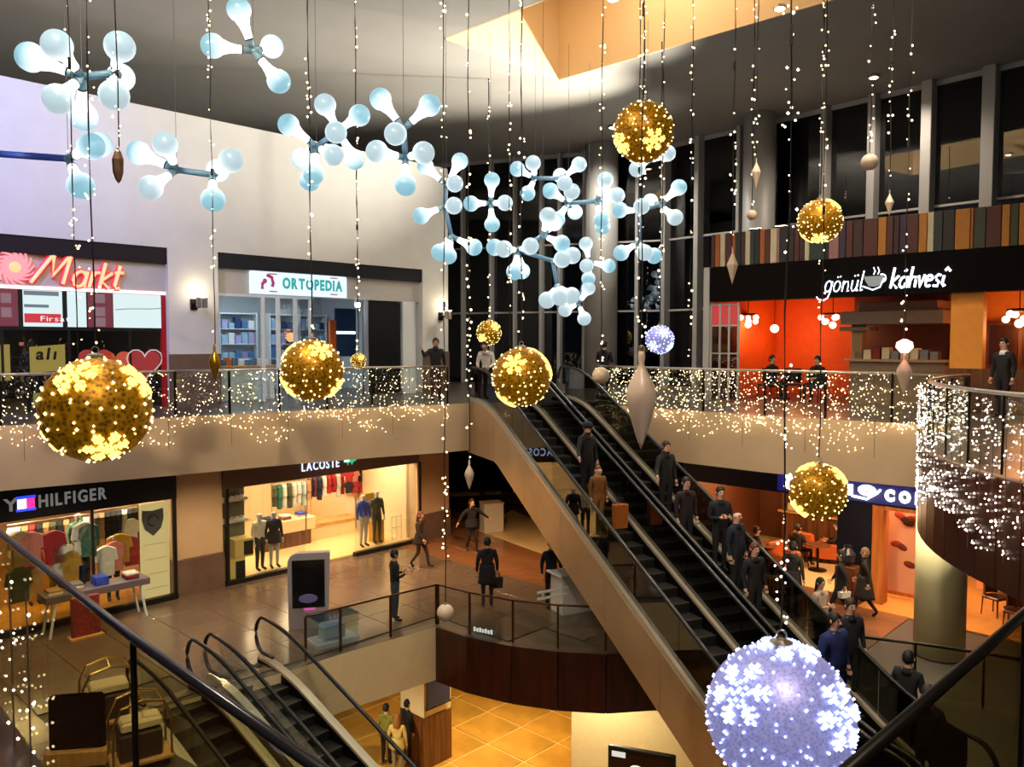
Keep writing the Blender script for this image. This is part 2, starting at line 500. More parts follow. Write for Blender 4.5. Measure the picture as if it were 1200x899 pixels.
# a strip lamp in the well's roof
lo = bpy.data.objects.new('skylight_lamp', lw); COL.objects.link(lo); lo.location = ((q0.x + q2.x) / 2, (q0.y + q2.y) / 2, zc + 2.5)
lo.rotation_euler = (0, 0, WR[1])

# --- left wall: frame coordinates, wall thickness .4 behind y = 0
lw_ = MB()
lw_.box(-9, 9.6, 0, .4, 4.08, 7.55)
lw_.box(0, 1.35, 0, .4, 0, 4.08); lw_.box(8.47, 9.6, 0, .4, 0, 4.08)
lw_.box(9.2, 9.6, .4, 12, 0, 7.55)
wall_left = struct('wall_left', lw_, M_white, loc=WL[0], rz=WL[1])
m = MB(); m.box(-.02, 1.37, -.04, 0, 0, 1.36); m.box(8.45, 9.62, -.04, 0, 0, 1.36)
struct('baseboard_left', m, M_stone, loc=WL[0], rz=WL[1])
m = MB(); m.box(0, 1.35, -.0, .6, -5, -1.3); m.box(8.2, 9.6, 0, .6, -5, -1.3); m.box(9.2, 9.6, .6, 12, -5, -1.3)
struct('wall_left_lower', m, M_beige, loc=WL[0], rz=WL[1]).name = 'wall_left'
m = MB(); m.bbox(-.02, 1.37, -.06, .3, -5, -4.02, .02); m.bbox(8.24, 9.64, -.06, .3, -5, -4.1, .02)
struct('baseboard_left', m, M_stone, loc=WL[0], rz=WL[1])
# dark back of the void above the left wall
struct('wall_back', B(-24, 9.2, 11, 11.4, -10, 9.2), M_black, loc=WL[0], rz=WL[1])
# lower hall walls
struct('wall_lower', B(-24, 24, 36.5, 36.9, -10, -5), M_cream)
m = MB(); m.box(-.6, .6, -.6, .6, -10, -6.3)
# --- glass facade: fins, columns and panes
FINS = [(545, .10), (578, .10), (605, .08), (636, .13), (657, .13), (686, .13), (747, .15), (782, .18), (820, .2), (868, .14), (966, .2), (1021, .24), (1084, .30), (1155, .34)]
def onfac(px):
    k = (px - 600) / 947.0
    for (x0, y0), (x1, y1) in zip(FAC[:-1], FAC[1:]):
        dx, dy = x1 - x0, y1 - y0
        t = (k * y0 - x0) / (dx - k * dy) if abs(dx - k * dy) > 1e-9 else -1
        if -1e-6 <= t <= 1: return Vector((x0 + dx * t, y0 + dy * t, 0)), math.atan2(dy, dx)
    return None, 0
pts = [Vector((-7.4, 36.16, 0))]
for i, (px, wd) in enumerate(FINS):
    p, a = onfac(px)
    m = BB(-wd / 2, wd / 2, -.35, .1, 0, 9.2, .015)
    o = struct('window_fin', m, M_fin, loc=p, rz=a); o.name = 'trim_2'
    pts.append(p)
pts.append(Vector((18.9, 15.7, 0)))
allp = sorted(pts + [Vector((*f, 0)) for f in FAC[1:4]], key=lambda p: p.x)
k = 0
for a, b in zip(allp[:-1], allp[1:]):
    d = b - a
    if d.length < .5: continue
    k += 1; L = d.length; rz = math.atan2(d.y, d.x)
    o = struct('window_%d' % k, B(0, L, .0, .03, 0, 9.2), M_glassd, loc=a, rz=rz)
    for z in (2.9, 5.6):
        tb = B(.0, L, -.06, .06, z - .035, z + .035).build('transom', M_fin, o)
    tb = B(.0, L, -.05, .05, 9.05, 9.2).build('window_head', M_fin, o)
for i, (px, r) in enumerate(((711, .62), (906, .52))):
    p, a = onfac(px); n = Vector((math.sin(a), -math.cos(a), 0))
    p = p + n * 1.0
    struct('column', MB().cyl((0, 0, 0), (0, 0, 9.2), r, r, 28), M_fin, loc=p, smooth=True).name = 'trim_3'
# night street behind the glass: a dark building mass
struct('wall_outside', B(-16, 30, 44, 44.5, -10, 14), pm('night_wall', '#0a0c12', .9)).name = 'wall_street'
# middle-level glazing at the back
m = MB()
for a, b in zip(FAC[:-1], FAC[1:]):
    a = Vector((*a, 0)); b = Vector((*b, 0))
    d = b - a
    o = struct('window_%d' % (k + 1), B(0, d.length, 0, .03, -4.7, -1.3), M_glassd, loc=a, rz=math.atan2(d.y, d.x)); k += 1
    B(0, d.length, -.08, .08, -5.0, -4.55).build('sill', M_stone, o)
    for q in range(1, int(d.length / 1.6)):
        B(q * 1.6 - .05, q * 1.6 + .05, -.1, .05, -4.6, -1.3).build('mullion', M_fin, o)
# column under the round balcony
struct('column', MB().cyl((0, 0, -5), (0, 0, -1.35), .5, .5, 28), pm('yellow_cream', '#e4dcaa', .6), loc=(9.14, 17.0, 0), smooth=True).name = 'trim_4'
# lower-level column and pier
lcol = struct('trim_5', BB(-.5, .5, -.5, .5, -8.55, -6.3, .01), M_cream, loc=(-2.42, 22.2, 0), rz=.82)
BB(-.52, .52, -.52, .52, -10, -8.55, .02).build('column_base', M_woodm, lcol)
m = MB(); m.box(-.1, 3.4, 0, 5, -10, -6.3)
struct('wall_lower', m, M_cream, loc=(1.62, 20.2, 0), rz=-.12).name = 'wall_lower'
# ================================================================== ESCALATORS
def escalator(label, loc, rz, run, rise, wid, top_flat, bot_flat, depth, group, truss=True, panel=1.9, deck_l=True, glass_m=None):
    """local x runs downhill, local y across from the left side, z = 0 at the upper landing"""
    t = thing('escalator', label, 'escalator', loc, rz, group)
    sl = rise / run
    def zp(x, r=.9):                               # step line with soft transitions
        def ramp(x): return 0 if x < 0 else (sl * x)
        if x < -r: z = 0
        elif x < r: z = sl * (x + r) ** 2 / (4 * r)
        else: z = sl * x
        if x > run - r:
            z2 = rise
            if x < run + r:
                q = run + r - x; z = rise - sl * q * q / (4 * r)
            else: z = rise
        return -z
    x0, x1 = -top_flat, run + bot_flat
    N = 44
    xs = [x0 + (x1 - x0) * i / N for i in range(N + 1)]
    dw = .17                                       # deck width each side
    def strip(y0, y1, za, zb, xa=x0, xb=x1, n=N):
        m = MB(); X = [xa + (xb - xa) * i / n for i in range(n + 1)]
        vs = []
        for x in X:
            z = zp(x)
            vs += [(x, y0, z + za), (x, y1, z + za), (x, y1, z + zb), (x, y0, z + zb)]
        fs = [(0, 1, 2, 3)]
        for i in range(n):
            a, b = i * 4, i * 4 + 4
            for k in range(4):
                q = (k + 1) % 4
                fs.append((a + k, b + k, b + q, a + q))
        k = n * 4; fs.append((k + 3, k + 2, k + 1, k))
        return m.add(vs, fs)
    for ya, yb in ((0, dw), (wid - dw, wid)):
        strip(ya, yb, .06, .16).build('deck', pm('deck_steel', '#d6c8b0', .3, metal=.55), t)
        yi = ya + dw if ya == 0 else yb - dw
        s = .01 if ya == 0 else -.01
        strip(min(yi, yi + s), max(yi, yi + s), -.25, .10).build('skirt', M_dkmetal, t)
        yc = (ya + yb) / 2
        # glass balustrade in panes
        n = max(3, round((x1 - x0 - .5) / 1.6))
        for i in range(n):
            xa = x0 + .3 + (x1 - x0 - .6) * i / n; xb = x0 + .3 + (x1 - x0 - .6) * (i + 1) / n
            strip(yc - .006, yc + .006, .16, .93, xa + .008, xb - .008, 8).build('glass_pane', glass_m or M_glasst, t)
        # handrail loop with round ends
        pts = []
        X = [x0 + .15 + (x1 - x0 - .3) * i / N for i in range(N + 1)]
        for x in X: pts.append((x, yc, zp(x) + .97))
        R_ = .40
        for k in range(1, 9):
            a = PI / 2 - PI * k / 9
            pts.append((X[-1] + R_ * .8 * math.cos(a), yc, zp(X[-1]) + .57 + R_ * math.sin(a)))
        pts.append((X[-1] - .25, yc, zp(X[-1]) + .17))
        head = [(X[0] + .25, yc, .17)]
        for k in range(1, 9):
            a = -PI / 2 - PI * k / 9
            head.append((X[0] + R_ * .8 * math.cos(a), yc, .57 + R_ * math.sin(a)))
        MB().tube(head + pts, .034, 8, sx=1.25).build('handrail', M_rubber, t, smooth=True)
    # steps
    sd = .4; rz_ = sd * sl
    ny = wid - 2 * dw - .06
    gm = MB()
    gm.box(0, sd, 0, ny, -.2, 0)
    for q in range(9):
        gm.box(sd - .004, sd + .006, q * ny / 9 + .02, q * ny / 9 + ny / 18 + .02, -.19, -.01)
    gm.cur = 1; gm.box(sd - .045, sd + .004, 0, ny, -.03, .003)
    sm = gm.mesh('step', [pm('step_grey', '#1a1918', .6, metal=.3), pm('step_edge', '#2c2822', .6)])
    for i in range(int((run + .6) / sd)):
        x = -.3 + i * sd
        link('step', sm, t, (x, dw + .03, zp(x + sd * .8)))
    cp = pm('comb_plate', '#8c8880', .4, metal=.8, noise=.1, scale=30)
    B(x0, -.3, dw + .03, wid - dw - .03, -.06, .0).build('landing_plate', cp, t)
    B(run + .3, x1, dw + .03, wid - dw - .03, -rise - .06, -rise + .0).build('landing_plate', cp, t)
    # truss cladding, a panel between each pair of joints
    if truss:
        def low(x):
            xk = .75
            return min(-depth, -depth + 0) if x < xk else -depth - sl * (x - xk)
        stn = [x0]; 
        while stn[-1] < x1 - panel * .6: stn.append(stn[-1] + panel)
        stn[-1] = x1
        for y0, y1 in ((-.012, .02), (wid - .02, wid + .012)):
            for a, b in zip(stn[:-1], stn[1:]):
                n = 8; m = MB(); vs = []
                for i in range(n + 1):
                    x = a + .006 + (b - a - .012) * i / n
                    zl = max(low(x), -rise - depth + .1)
                    vs += [(x, y0, zl), (x, y1, zl), (x, y1, zp(x) + .06), (x, y0, zp(x) + .06)]
                fs = [(0, 1, 2, 3), (n * 4 + 3, n * 4 + 2, n * 4 + 1, n * 4)]
                for i in range(n):
                    for k in range(4):
                        q = (k + 1) % 4
                        fs.append((i * 4 + k, i * 4 + 4 + k, i * 4 + 4 + q, i * 4 + q))
                m.add(vs, fs); m.build('side_panel', M_truss, t)
        m = MB(); vs = []
        for x in xs:
            zl = max(low(x), -rise - depth + .1)
            vs += [(x, .02, zl), (x, wid - .02, zl), (x, wid - .02, zl + .04), (x, .02, zl + .04)]
        fs = []
        for i in range(N):
            for k in range(4):
                q = (k + 1) % 4
                fs.append((i * 4 + k, i * 4 + 4 + k, i * 4 + 4 + q, i * 4 + q))
        m.add(vs, fs).build('underside', M_dkmetal, t)
    return t
rzE = math.atan2(EE.y, EE.x)
# local y points to the left of travel; building from the left seen side means shifting by the width
def esc_at(wd): return ESC_O + EP * wd
# local +y = rotate(+x) by 90 deg = (.918,.397) = EP
escalator('up escalator with brushed metal side panels, left one of the large pair', esc_at(0), rzE, 11.16, 5.0, EW, 1.25, 1.0, 1.38, 'large escalators')
escalator('escalator crowded with riders, right one of the large pair beside the beige gallery edge', esc_at(EW + .01), rzE, 11.16, 5.0, EW, 1.25, 1.0, 1.38, 'large escalators')
d2 = Vector((.8, -.6, 0)).normalized(); rz2 = math.atan2(d2.y, d2.x)
escalator('lower escalator nearest the round-cornered kiosk, going down to the tiled floor', Vector((-5.57, 15.24, -5)) , rz2, 10.6, 5.0, 1.36, .55, .8, 1.2, 'lower escalators', glass_m=M_glass)
escalator('lower escalator behind the near glass railing, left of its twin', Vector((-6.51, 13.99, -5)), rz2, 10.6, 5.0, 1.36, .55, .8, 1.2, 'lower escalators', glass_m=M_glass)

# ================================================================== RAILINGS
def railing(label, path, z, h=1.02, wide=1.55, post_m=None, cap_m=None, cap=.03, gl=None, post=.022, group='glass railings', drop=.0):
    P = [Vector((*p, z)) for p in path]
    t = thing('glass_railing', label, 'railing', P[0], 0, group)
    o = P[0]
    MB().tube([p - o + Vector((0, 0, h)) for p in P], cap, 8).build('handrail', cap_m or M_steel, t, smooth=True)
    for a, b in zip(P[:-1], P[1:]):
        n = max(1, round((b - a).length / wide))
        for k in range(n):
            s, e = a.lerp(b, k / n), a.lerp(b, (k + 1) / n); d = e - s; L = d.length; rz = math.atan2(d.y, d.x)
            link('glass_pane', B(.02, L - .02, -.006, .006, .05 - drop, h - .03).mesh('glass_pane', gl or M_glass), t, s - o, rz)
            mb = BB(-post, post, -post * 1.3, post * 1.3, -drop, h, .004)
            link('post', mb.mesh('post', post_m or M_dkmetal), t, s - o, rz)
    mb = BB(-post, post, -post * 1.3, post * 1.3, -drop, h, .004)
    link('post', mb.mesh('post', post_m or M_dkmetal), t, P[-1] - o, 0)
    return t
railing('glass railing of the upper gallery in front of the red neon shop', [(x, y + .06) for x, y in E2[:3]], 0)
railing('glass railing of the upper gallery in front of the teal lettered shop', [(x, y + .06) for x, y in E2[2:]], 0)
railing('glass railing of the upper gallery along the orange coffee house', [(x, y + .06) for x, y in E2R], 0)
railing('glass railing on the round balcony under the thick light curtain', [(DC[0] + (DR - .06) * math.cos(a0 + (a1 - a0) * i / 14), DC[1] + (DR - .06) * math.sin(a0 + (a1 - a0) * i / 14)) for i in range(15)], 0, wide=1.2, post=.011)
bro = pm('bronze_rail', '#5a3a26', .35, metal=.7)
railing('bronze glass railing on the middle floor ending at the kiosk', [(-1.79, 18.82), (-3.7, 17.14), (-4.3, 16.55)], -5, .95, 1.35, bro, bro, .025)
railing('bronze glass railing curving above the dark wood cladding', [(-1.75, 18.82), (-.97, 18.2), (.02, 17.65), (1.0, 17.32), (2.02, 17.18), (3.2, 17.35)], -5, .95, 1.4, bro, bro, .025)
railing('dark glass railing beside the yellow round column on the middle floor', [(6.55, 15.35), (7.6, 14.95), (8.6, 14.45), (9.6, 13.9)], -5, 1.0, 1.3, M_dkmetal, M_dkmetal, .03)
# near railings, just below the camera
M_near = glass('near_glass', '#eae6c8', .004)
nl = railing('near glass railing with bright steel handrail at the lower left', [(-3.9, 5.57), (-1.35, 2.83), (.15, 1.31)], -.45, 1.05, 5.0, M_black, pm('grey_steel', '#5c5c64', .25, metal=.9), .017, M_near, .008, drop=.5)
M_near2 = glass('near_glass_dark', '#b8b89e', .02)
nr = railing('near glass railing with dark handrail at the lower right', [(.2, 1.318), (2.0, 3.1), (3.6, 4.684)], -.45, 1.05, 5.0, M_black, M_dkmetal, .019, M_near2, .008, drop=.5)
# ================================================================== LIGHT CURTAINS on the gallery edges
def curtain(label, path, ztop, zdense, zlow, n_dense, n_low, size, led, cords, off=.1, zig=None, low_each=None):
    P = [Vector((*p, 0)) for p in path]
    L = [0]
    for a, b in zip(P[:-1], P[1:]): L.append(L[-1] + (b - a).length)
    def pt(s):
        for i in range(len(P) - 1):
            if s <= L[i + 1] or i == len(P) - 2:
                d = (P[i + 1] - P[i]).normalized(); q = P[i] + d * (s - L[i])
                return q + Vector((d.y, -d.x, 0)) * off
    m = MB(); tot = L[-1]; o = P[0]
    nc = int(tot * cords)
    for i in range(nc):
        s = tot * (i + .5) / nc; q = pt(s) - o
        zb = zdense if i % 3 else zlow
        m.cur = 0; m.box(q.x - .003, q.x + .003, q.y - .003, q.y + .003, zb, ztop)
    m.cur = 1
    for i in range(n_dense):
        s = random.random() * tot; q = pt(s) - o
        m.octa((q.x, q.y, random.uniform(zdense, ztop)), size * random.uniform(.7, 1.15))
    for i in range(n_low):
        s = random.random() * tot; q = pt(s) - o
        f = .62 + .38 * math.sin(s * 2.2 + .6 * math.sin(s * 5.1))
        m.octa((q.x, q.y, zdense + (zlow - zdense) * (random.random() ** 1.25) * f), size * random.uniform(.7, 1.25))
    ob = m.build('light_curtain', [pm('clear_cord', '#55483a', .6), led], loc=(o.x, o.y, 0))
    return tag(ob, label, 'string lights', 'light curtains', 'stuff')
curtain('icicle light curtain on the left upper gallery railing', E2, 1.0, 0, -.72, 900, 460, .0125, E_led, 2.2)
curtain('icicle light curtain on the right upper gallery railing', E2R, 1.0, 0, -.75, 950, 420, .0125, E_led, 2.2)
curtain('thick icicle light curtain wrapped around the round balcony', DARC, .95, -.45, -1.05, 1050, 520, .0135, E_ledw, 4.0)
curtain('sparse lights in place of reflections on the near lower left railing', [(-3.9, 5.57), (-2.2, 3.75)], .45, -.8, -1.1, 75, 20, .009, E_ledw, 3.0, off=.04)  # LEDs placed where the glass shows reflected lights

# ================================================================== HANGING STRANDS, BALLS AND FINIALS
CORD = pm('dark_cord', '#15110f', .6)
def strand(label, p_bot, led, n_per=1, ztop=9.2, size=.016, thick=.006, zmin=None, dist=None):
    x, y, z = p_bot
    t = thing('light_strand', label, 'string lights', (x, y, z), 0, 'hanging light strands')
    H = ztop - z
    m = MB(); n = max(6, int(H / .5))
    m.tube([(.008 * math.sin(i * 1.7), .008 * math.cos(i * 2.3), H * i / n) for i in range(n + 1)], thick, 5)
    zz = .35 + H * .28
    cw = .0011 * y + .002; m.box(-cw, cw, -cw, cw, zz, zz + .1)
    m.build('cord', CORD, t)
    m = MB(); k = int(H * 76 / max(4.0, y))
    cl = [random.uniform(0, H) for _ in range(max(3, int(H)))]
    for i in range(k):
        zq = random.uniform(0.03, H)
        if any(abs(zq - q) < .14 for q in cl[:max(1, len(cl) // 3)]): continue
        a = random.uniform(0, 2 * PI); r = random.uniform(.02, .04)
        m.octa((r * math.cos(a), r * math.sin(a), zq), size * random.uniform(.6, 1.35))
    o = m.build('leds', led, t); o['kind'] = 'stuff'
    return t
def gold_shell(name, h, h2, e, glow):
    if name in MATS: return MATS[name]
    m = bpy.data.materials.new(name); m.use_nodes = True; nt = m.node_tree; b = nt.nodes['Principled BSDF']
    tc = nt.nodes.new('ShaderNodeTexCoord'); v = nt.nodes.new('ShaderNodeTexVoronoi'); v.inputs['Scale'].default_value = 30
    r = nt.nodes.new('ShaderNodeValToRGB'); r.color_ramp.elements[0].color = hx(h2); r.color_ramp.elements[1].color = hx(h)
    r.color_ramp.elements[0].position = .1; r.color_ramp.elements[1].position = .75
    v.inputs['Scale'].default_value = 34 if 'gold' in name else 60
    nt.links.new(tc.outputs['Object'], v.inputs[0]); nt.links.new(v.outputs['Distance'], r.inputs[0])
    nt.links.new(r.outputs[0], b.inputs['Base Color'])
    b.inputs['Emission Color'].default_value = hx(glow); b.inputs['Emission Strength'].default_value = e   # lit from inside
    nt.links.new(r.outputs[0], b.inputs['Emission Color'])
    b.inputs['Roughness'].default_value = .45; b.inputs['Metallic'].default_value = .6
    bp = nt.nodes.new('ShaderNodeBump'); bp.inputs['Strength'].default_value = .6
    nt.links.new(v.outputs['Distance'], bp.inputs['Height']); nt.links.new(bp.outputs[0], b.inputs['Normal'])
    MATS[name] = m; return m
GOLD = gold_shell('gold_tinsel', '#c08810', '#4e3204', .12, '#c08a10')
WHTB = gold_shell('white_tinsel', '#9292c6', '#7474b2', .55, '#8080c0')
E_gled = em('gold_led', '#ffe48a', 5); E_gstar = em('gold_star_light', '#ffdc60', 2.4)
E_wled = em('cold_led', '#a8bcff', 8); E_wstar = em('cold_star_light', '#b4c8ff', 2.0)
def fib(n): 
    g = PI * (3 - math.sqrt(5)); o = []
    for i in range(n):
        y = 1 - 2 * (i + .5) / n; r = math.sqrt(1 - y * y); o.append(Vector((math.cos(g * i) * r, math.sin(g * i) * r, y)))
    return o
def lit_ball(label, c, R, stars, shell, led, star, n_led=170, group='lit hanging balls', led_s=.032, star_r=.36):
    """stars: directions of the snowflake clusters as seen from the camera (right, up, towards)"""
    c = Vector(c)
    t = thing('lit_ball', label, 'ornament', (c.x, c.y, c.z), 0, group)
    MB().ball((0, 0, 0), R, 36, 20).build('tinsel_shell', shell, t, smooth=True)
    # cap and ring
    m = MB(); m.lathe([(R * .16, R * .96), (R * .16, R * 1.05), (R * .06, R * 1.09)], 12)
    m.tube([(R * .07 * math.cos(a * PI / 6), 0, R * 1.14 + R * .07 * math.sin(a * PI / 6)) for a in range(12)], R * .015, 5, True)
    m.build('cap', M_steel, t)
    view = (Vector((0, 0, EYE)) - c).normalized(); right = view.cross(Vector((0, 0, 1))).normalized() * -1; up = right.cross(view) * -1
    right = Vector((0, 0, 1)).cross(view).normalized(); up = view.cross(right).normalized()
    dirs = [(right * a + up * b + view * d).normalized() for a, b, d in stars]
    back = [-d for d in dirs]
    sm = MB()
    for d in dirs + back[:2]:
        e1 = d.orthogonal().normalized(); e2 = d.cross(e1)
        sb = MB()
        def sp(u_, v_, h): 
            p = d + e1 * u_ + e2 * v_
            return p.normalized() * (R * h)
        # a six-armed snowflake made of close-set lamps: a hub, arms with barbs, bead by bead
        rr = random.Random(int(abs(d.x * 997)) + 5)
        def bead(u_, v_, r): sb.octa(sp(u_ + rr.uniform(-.012, .012), v_ + rr.uniform(-.012, .012), 1.025), R * r)
        for q in range(14): bead(star_r * .42 * math.sqrt(q / 14) * math.cos(q * 2.4), star_r * .42 * math.sqrt(q / 14) * math.sin(q * 2.4), .04)
        for i in range(6):
            a = 2 * PI * i / 6 + .3
            ca, sa = math.cos(a), math.sin(a)
            for q in (.45, .6, .75, .9, 1.05): bead(star_r * q * ca, star_r * q * sa, .044)
            for q in (.55, .8):
                for sg in (-1, 1):
                    for e_ in (.13, .24):
                        b_ = a + sg * 1.0
                        bead(star_r * (q * ca + e_ * math.cos(b_)), star_r * (q * sa + e_ * math.sin(b_)), .04)
        sb.build('snowflake_light', star, t)
    m = MB(); random.seed(int(abs(c.x) * 100) + 3)
    for d in fib(n_led):
        d = (d + Vector((random.uniform(-1, 1), random.uniform(-1, 1), random.uniform(-1, 1))) * .15).normalized()
        if any(d.dot(q) > 1 - star_r ** 2 * .35 for q in dirs): continue
        m.octa(d * (R * 1.01), R * led_s * random.uniform(.55, 1.25))
    o = m.build('leds', led, t); o['kind'] = 'stuff'
    return t
def ball_px(px, py, rpx, R): return at(px, py, R * 947 / rpx), R
def gball(label, px, py, rpx, R, stars, cord_label, kind='g', **k):
    c, R = ball_px(px, py, rpx, R)
    if kind == 'g': lit_ball(label, c, R, stars, GOLD, E_gled, E_gstar, **k)
    else: lit_ball(label, c, R, stars, WHTB, E_wled, E_wstar, **k)
    if cord_label: strand(cord_label, (c.x, c.y, c.z + R * 1.2), E_led if kind == 'g' else E_ledw, size=.0011 * c.y + .002, thick=.0007 * c.y + .002)
    return c
gball('large gold light ball in front of the left gallery, biggest gold one', 113, 480, 61, .36, [(-.35, .62, .7), (.72, .55, .4), (.15, -.72, .68)], 'light strand holding the biggest gold ball at left')
gball('gold light ball hanging before the teal lettered shop', 366, 434, 36, .36, [(.25, .65, .7), (.75, -.6, .2), (-.8, -.55, .1)], 'light strand holding the gold ball before the teal lettered shop')
gball('gold light ball hanging at the head of the large escalators', 611, 442, 34.5, .36, [(-.25, .45, .85), (-.55, -.8, .15), (.9, .35, .1)], 'light strand holding the gold ball above the escalator head')
gball('gold light ball hanging highest, below the skylight corner', 754, 155, 34.5, .36, [(.35, -.25, .9), (-.75, -.35, .55)], 'light strand holding the highest gold ball')
gball('smaller gold light ball before the striped panels', 961, 259, 25, .33, [(.0, -.8, .6), (.6, .75, .2)], 'light strand holding the gold ball before the striped panels')
gball('gold light ball hanging before the blue cafe sign', 959, 576, 33, .33, [(-.65, -.7, .3), (.7, .6, .3), (-.4, .85, .2)], None)
gball('small distant gold light ball behind the man in a white shirt', 573, 390, 14.5, .36, [(.5, .5, .7), (-.5, -.4, .7)], 'faint light strand holding the distant gold ball')
gball('tiny gold ball low before the teal lettered shop window', 420, 423, 9, .16, [(.3, .4, .8)], 'light strand ending at the tiny gold ball')
gball('huge blue-white light ball low in the foreground', 914, 839, 86, .36, [(-.52, .22, .82), (.78, .1, .6), (.25, -.9, .3), (.1, .9, .35)], 'light strand holding the huge blue-white ball', 'w', n_led=380, led_s=.022, star_r=.43)
gball('small blue-white light ball before the dark facade', 773, 398, 16.5, .36, [(.3, .45, .8), (-.4, -.4, .7), (.7, -.5, .4)], 'light strand holding the small blue-white ball', 'w')
# plain hanging ornaments
M_pearl = pm('pearl_white', '#d2bca8', .35, noise=.03); M_goldm = pm('gold_glitter', '#b88a28', .3, metal=.8, noise=.3, scale=30); M_brn = pm('brown_glitter', '#8a6a58', .4, metal=.4, noise=.3, scale=30)
FIN = [(0.02, 1.0), (.10, .985), (.12, .93), (.09, .86), (.16, .80), (.34, .70), (.47, .60), (.50, .53), (.46, .45), (.36, .33), (.22, .18), (.09, .06), (.015, 0)]
DIA = [(.03, 1.0), (.08, .96), (.06, .88), (.5, .55), (.48, .5), (.06, .06), (.01, 0)]
def finial(label, px, ytop, ybot, Y, wpx, mat, cord, led=None, prof=FIN, n=18, thick=None):
    a, b = at(px, ytop, Y), at(px, ybot, Y)
    H = a.z - b.z; Wd = wpx * Y / 947
    t = thing('finial_ornament', label, 'ornament', (b.x, b.y, b.z), 0, 'hanging finials')
    MB().lathe([(r * Wd * 1.0, z * H) for r, z in prof[::-1]], n).build('body', mat, t, smooth=(prof is FIN))
    MB().lathe([(Wd * .1, H * .985), (Wd * .1, H * 1.03), (Wd * .03, H * 1.05)], 8).build('cap', M_steel, t)
    if cord: strand(cord, (a.x, a.y, a.z + H * .05), led or E_led, size=.0011 * Y + .002, thick=.0005 * Y + .002)
    return t
def pearl(label, px, py, Y, rpx, cord, led=None):
    c = at(px, py, Y); R = rpx * Y / 947
    t = thing('pearl_ball', label, 'ornament', (c.x, c.y, c.z), 0, 'plain hanging balls')
    MB().ball((0, 0, 0), R, 24, 14).build('body', M_pearl, t, smooth=True)
    MB().lathe([(R * .2, R * .95), (R * .2, R * 1.1), (R * .06, R * 1.16)], 8).build('cap', M_steel, t)
    if cord: strand(cord, (c.x, c.y, c.z + R * 1.2), led or E_led, size=.0011 * Y + .002, thick=.0005 * Y + .002)
finial('big cream finial hanging in front of the escalators', 751, 410, 526, 6.2, 36, M_pearl, 'light strand holding the big cream finial')
finial('brown leaf shaped ornament high at left', 139, 174, 215, 6.0, 13, M_brn, 'thick light strand ending in the brown ornament', prof=[(.02, 1.0), (.28, .9), (.5, .68), (.46, .32), (.26, .1), (.02, 0)], n=7)
finial('gold finial hanging beside the pier between the left upper shops', 252, 405, 447, 12.0, 13, M_goldm, 'light strand ending in the gold finial by the pier')
finial('pale diamond ornament left of the striped panels', 858, 291, 333, 10.0, 13, M_pearl, 'light strand ending in the diamond by the striped panels', prof=DIA, n=8)
finial('pale diamond ornament high between two window columns', 886, 186, 221, 12.0, 11, M_pearl, 'light strand ending in the high diamond by the wide column', prof=DIA, n=8)
finial('pale diamond ornament hanging furthest right', 1042, 224, 253, 12.0, 10, M_pearl, 'light strand ending in the diamond furthest right', prof=DIA, n=8)
finial('cream finial low under the left gallery edge', 550, 540, 574, 11.0, 11, M_pearl, 'light strand ending in the cream finial under the left gallery')
finial('cream finial before the coffee house counter', 1059, 414, 462, 10.0, 17, M_pearl, 'light strand ending in the finial before the counter')
pearl('plain white ball low over the wood clad balcony corner', 522, 718, 9.0, 10.3, 'longest light strand ending in a plain white ball')
pearl('plain white ball over the escalators left of the cream finial', 704, 440, 10.0, 10, 'light strand ending in the plain ball over the escalators')
pearl('plain white ball high before a window column', 1019, 190, 10.0, 9.5, 'light strand ending in the high plain ball')
pearl('small plain ball beside the striped panels', 881, 252, 13.0, 6, 'light strand ending in the small plain ball')
# strands that end in the air or continue below a ball
def free(label, px, py, Y, led=None, ztop=9.2):
    p = at(px, py, Y); return strand(label, p, led or E_led, size=.0011 * Y + .002, thick=.0005 * Y + .002, ztop=ztop)
free('leftmost free light strand crossing the red neon sign', 91, 428, 7.0)
c1 = at(961, 259, .33 * 947 / 25); c2 = at(959, 576, .33 * 947 / 33)
p = Vector((c2.x, c2.y, c2.z + .4))
strand('light strand holding the gold ball before the blue cafe sign', p, E_led, size=.012, thick=.008)
free('faint light strand before the thin facade fins', 808, 420, 17.0)
free('light strand left of the highest gold ball cable', 748, 330, 16.0)
free('light strand at the left of the escalator head', 597, 420, 17.0)
free('light strand right of the bent facade fins', 776, 300, 15.0)
# ================================================================== BULB CLUSTER LAMPS
M_hub = pm('pale_blue_plastic', '#8fb4c4', .4); M_rod = pm('blue_grey_rod', '#6a8ea8', .4)
M_bluerod = pm('blue_rod', '#3a56b8', .35)
def bulb_meshes(D):
    # along +z from the hub; D = globe diameter
    socket = MB().lathe([(.13 * D, .10 * D), (.15 * D, .42 * D), (.165 * D, .46 * D)], 12).mesh('socket', M_hub, True)
    ring = MB().lathe([(.17 * D, .45 * D), (.185 * D, .47 * D), (.17 * D, .5 * D)], 12).mesh('ring', M_dkmetal, True)
    neck = MB().lathe([(.165 * D, .49 * D), (.175 * D, .75 * D), (.22 * D, 1.0 * D), (.31 * D, 1.24 * D)], 16).mesh('neck', E_bulbneck, True)
    out = []
    for e in (E_globe, E_globe2):
        pr = [(.305 * D, 1.24 * D)] + [(.485 * D * math.sin(t) + .003, 1.62 * D - .485 * D * math.cos(t)) for t in [PI * q / 14 for q in range(3, 15)]]
        out.append(MB().lathe(pr, 20).mesh('globe', e, True))
    return socket, ring, neck, out
BM = {}
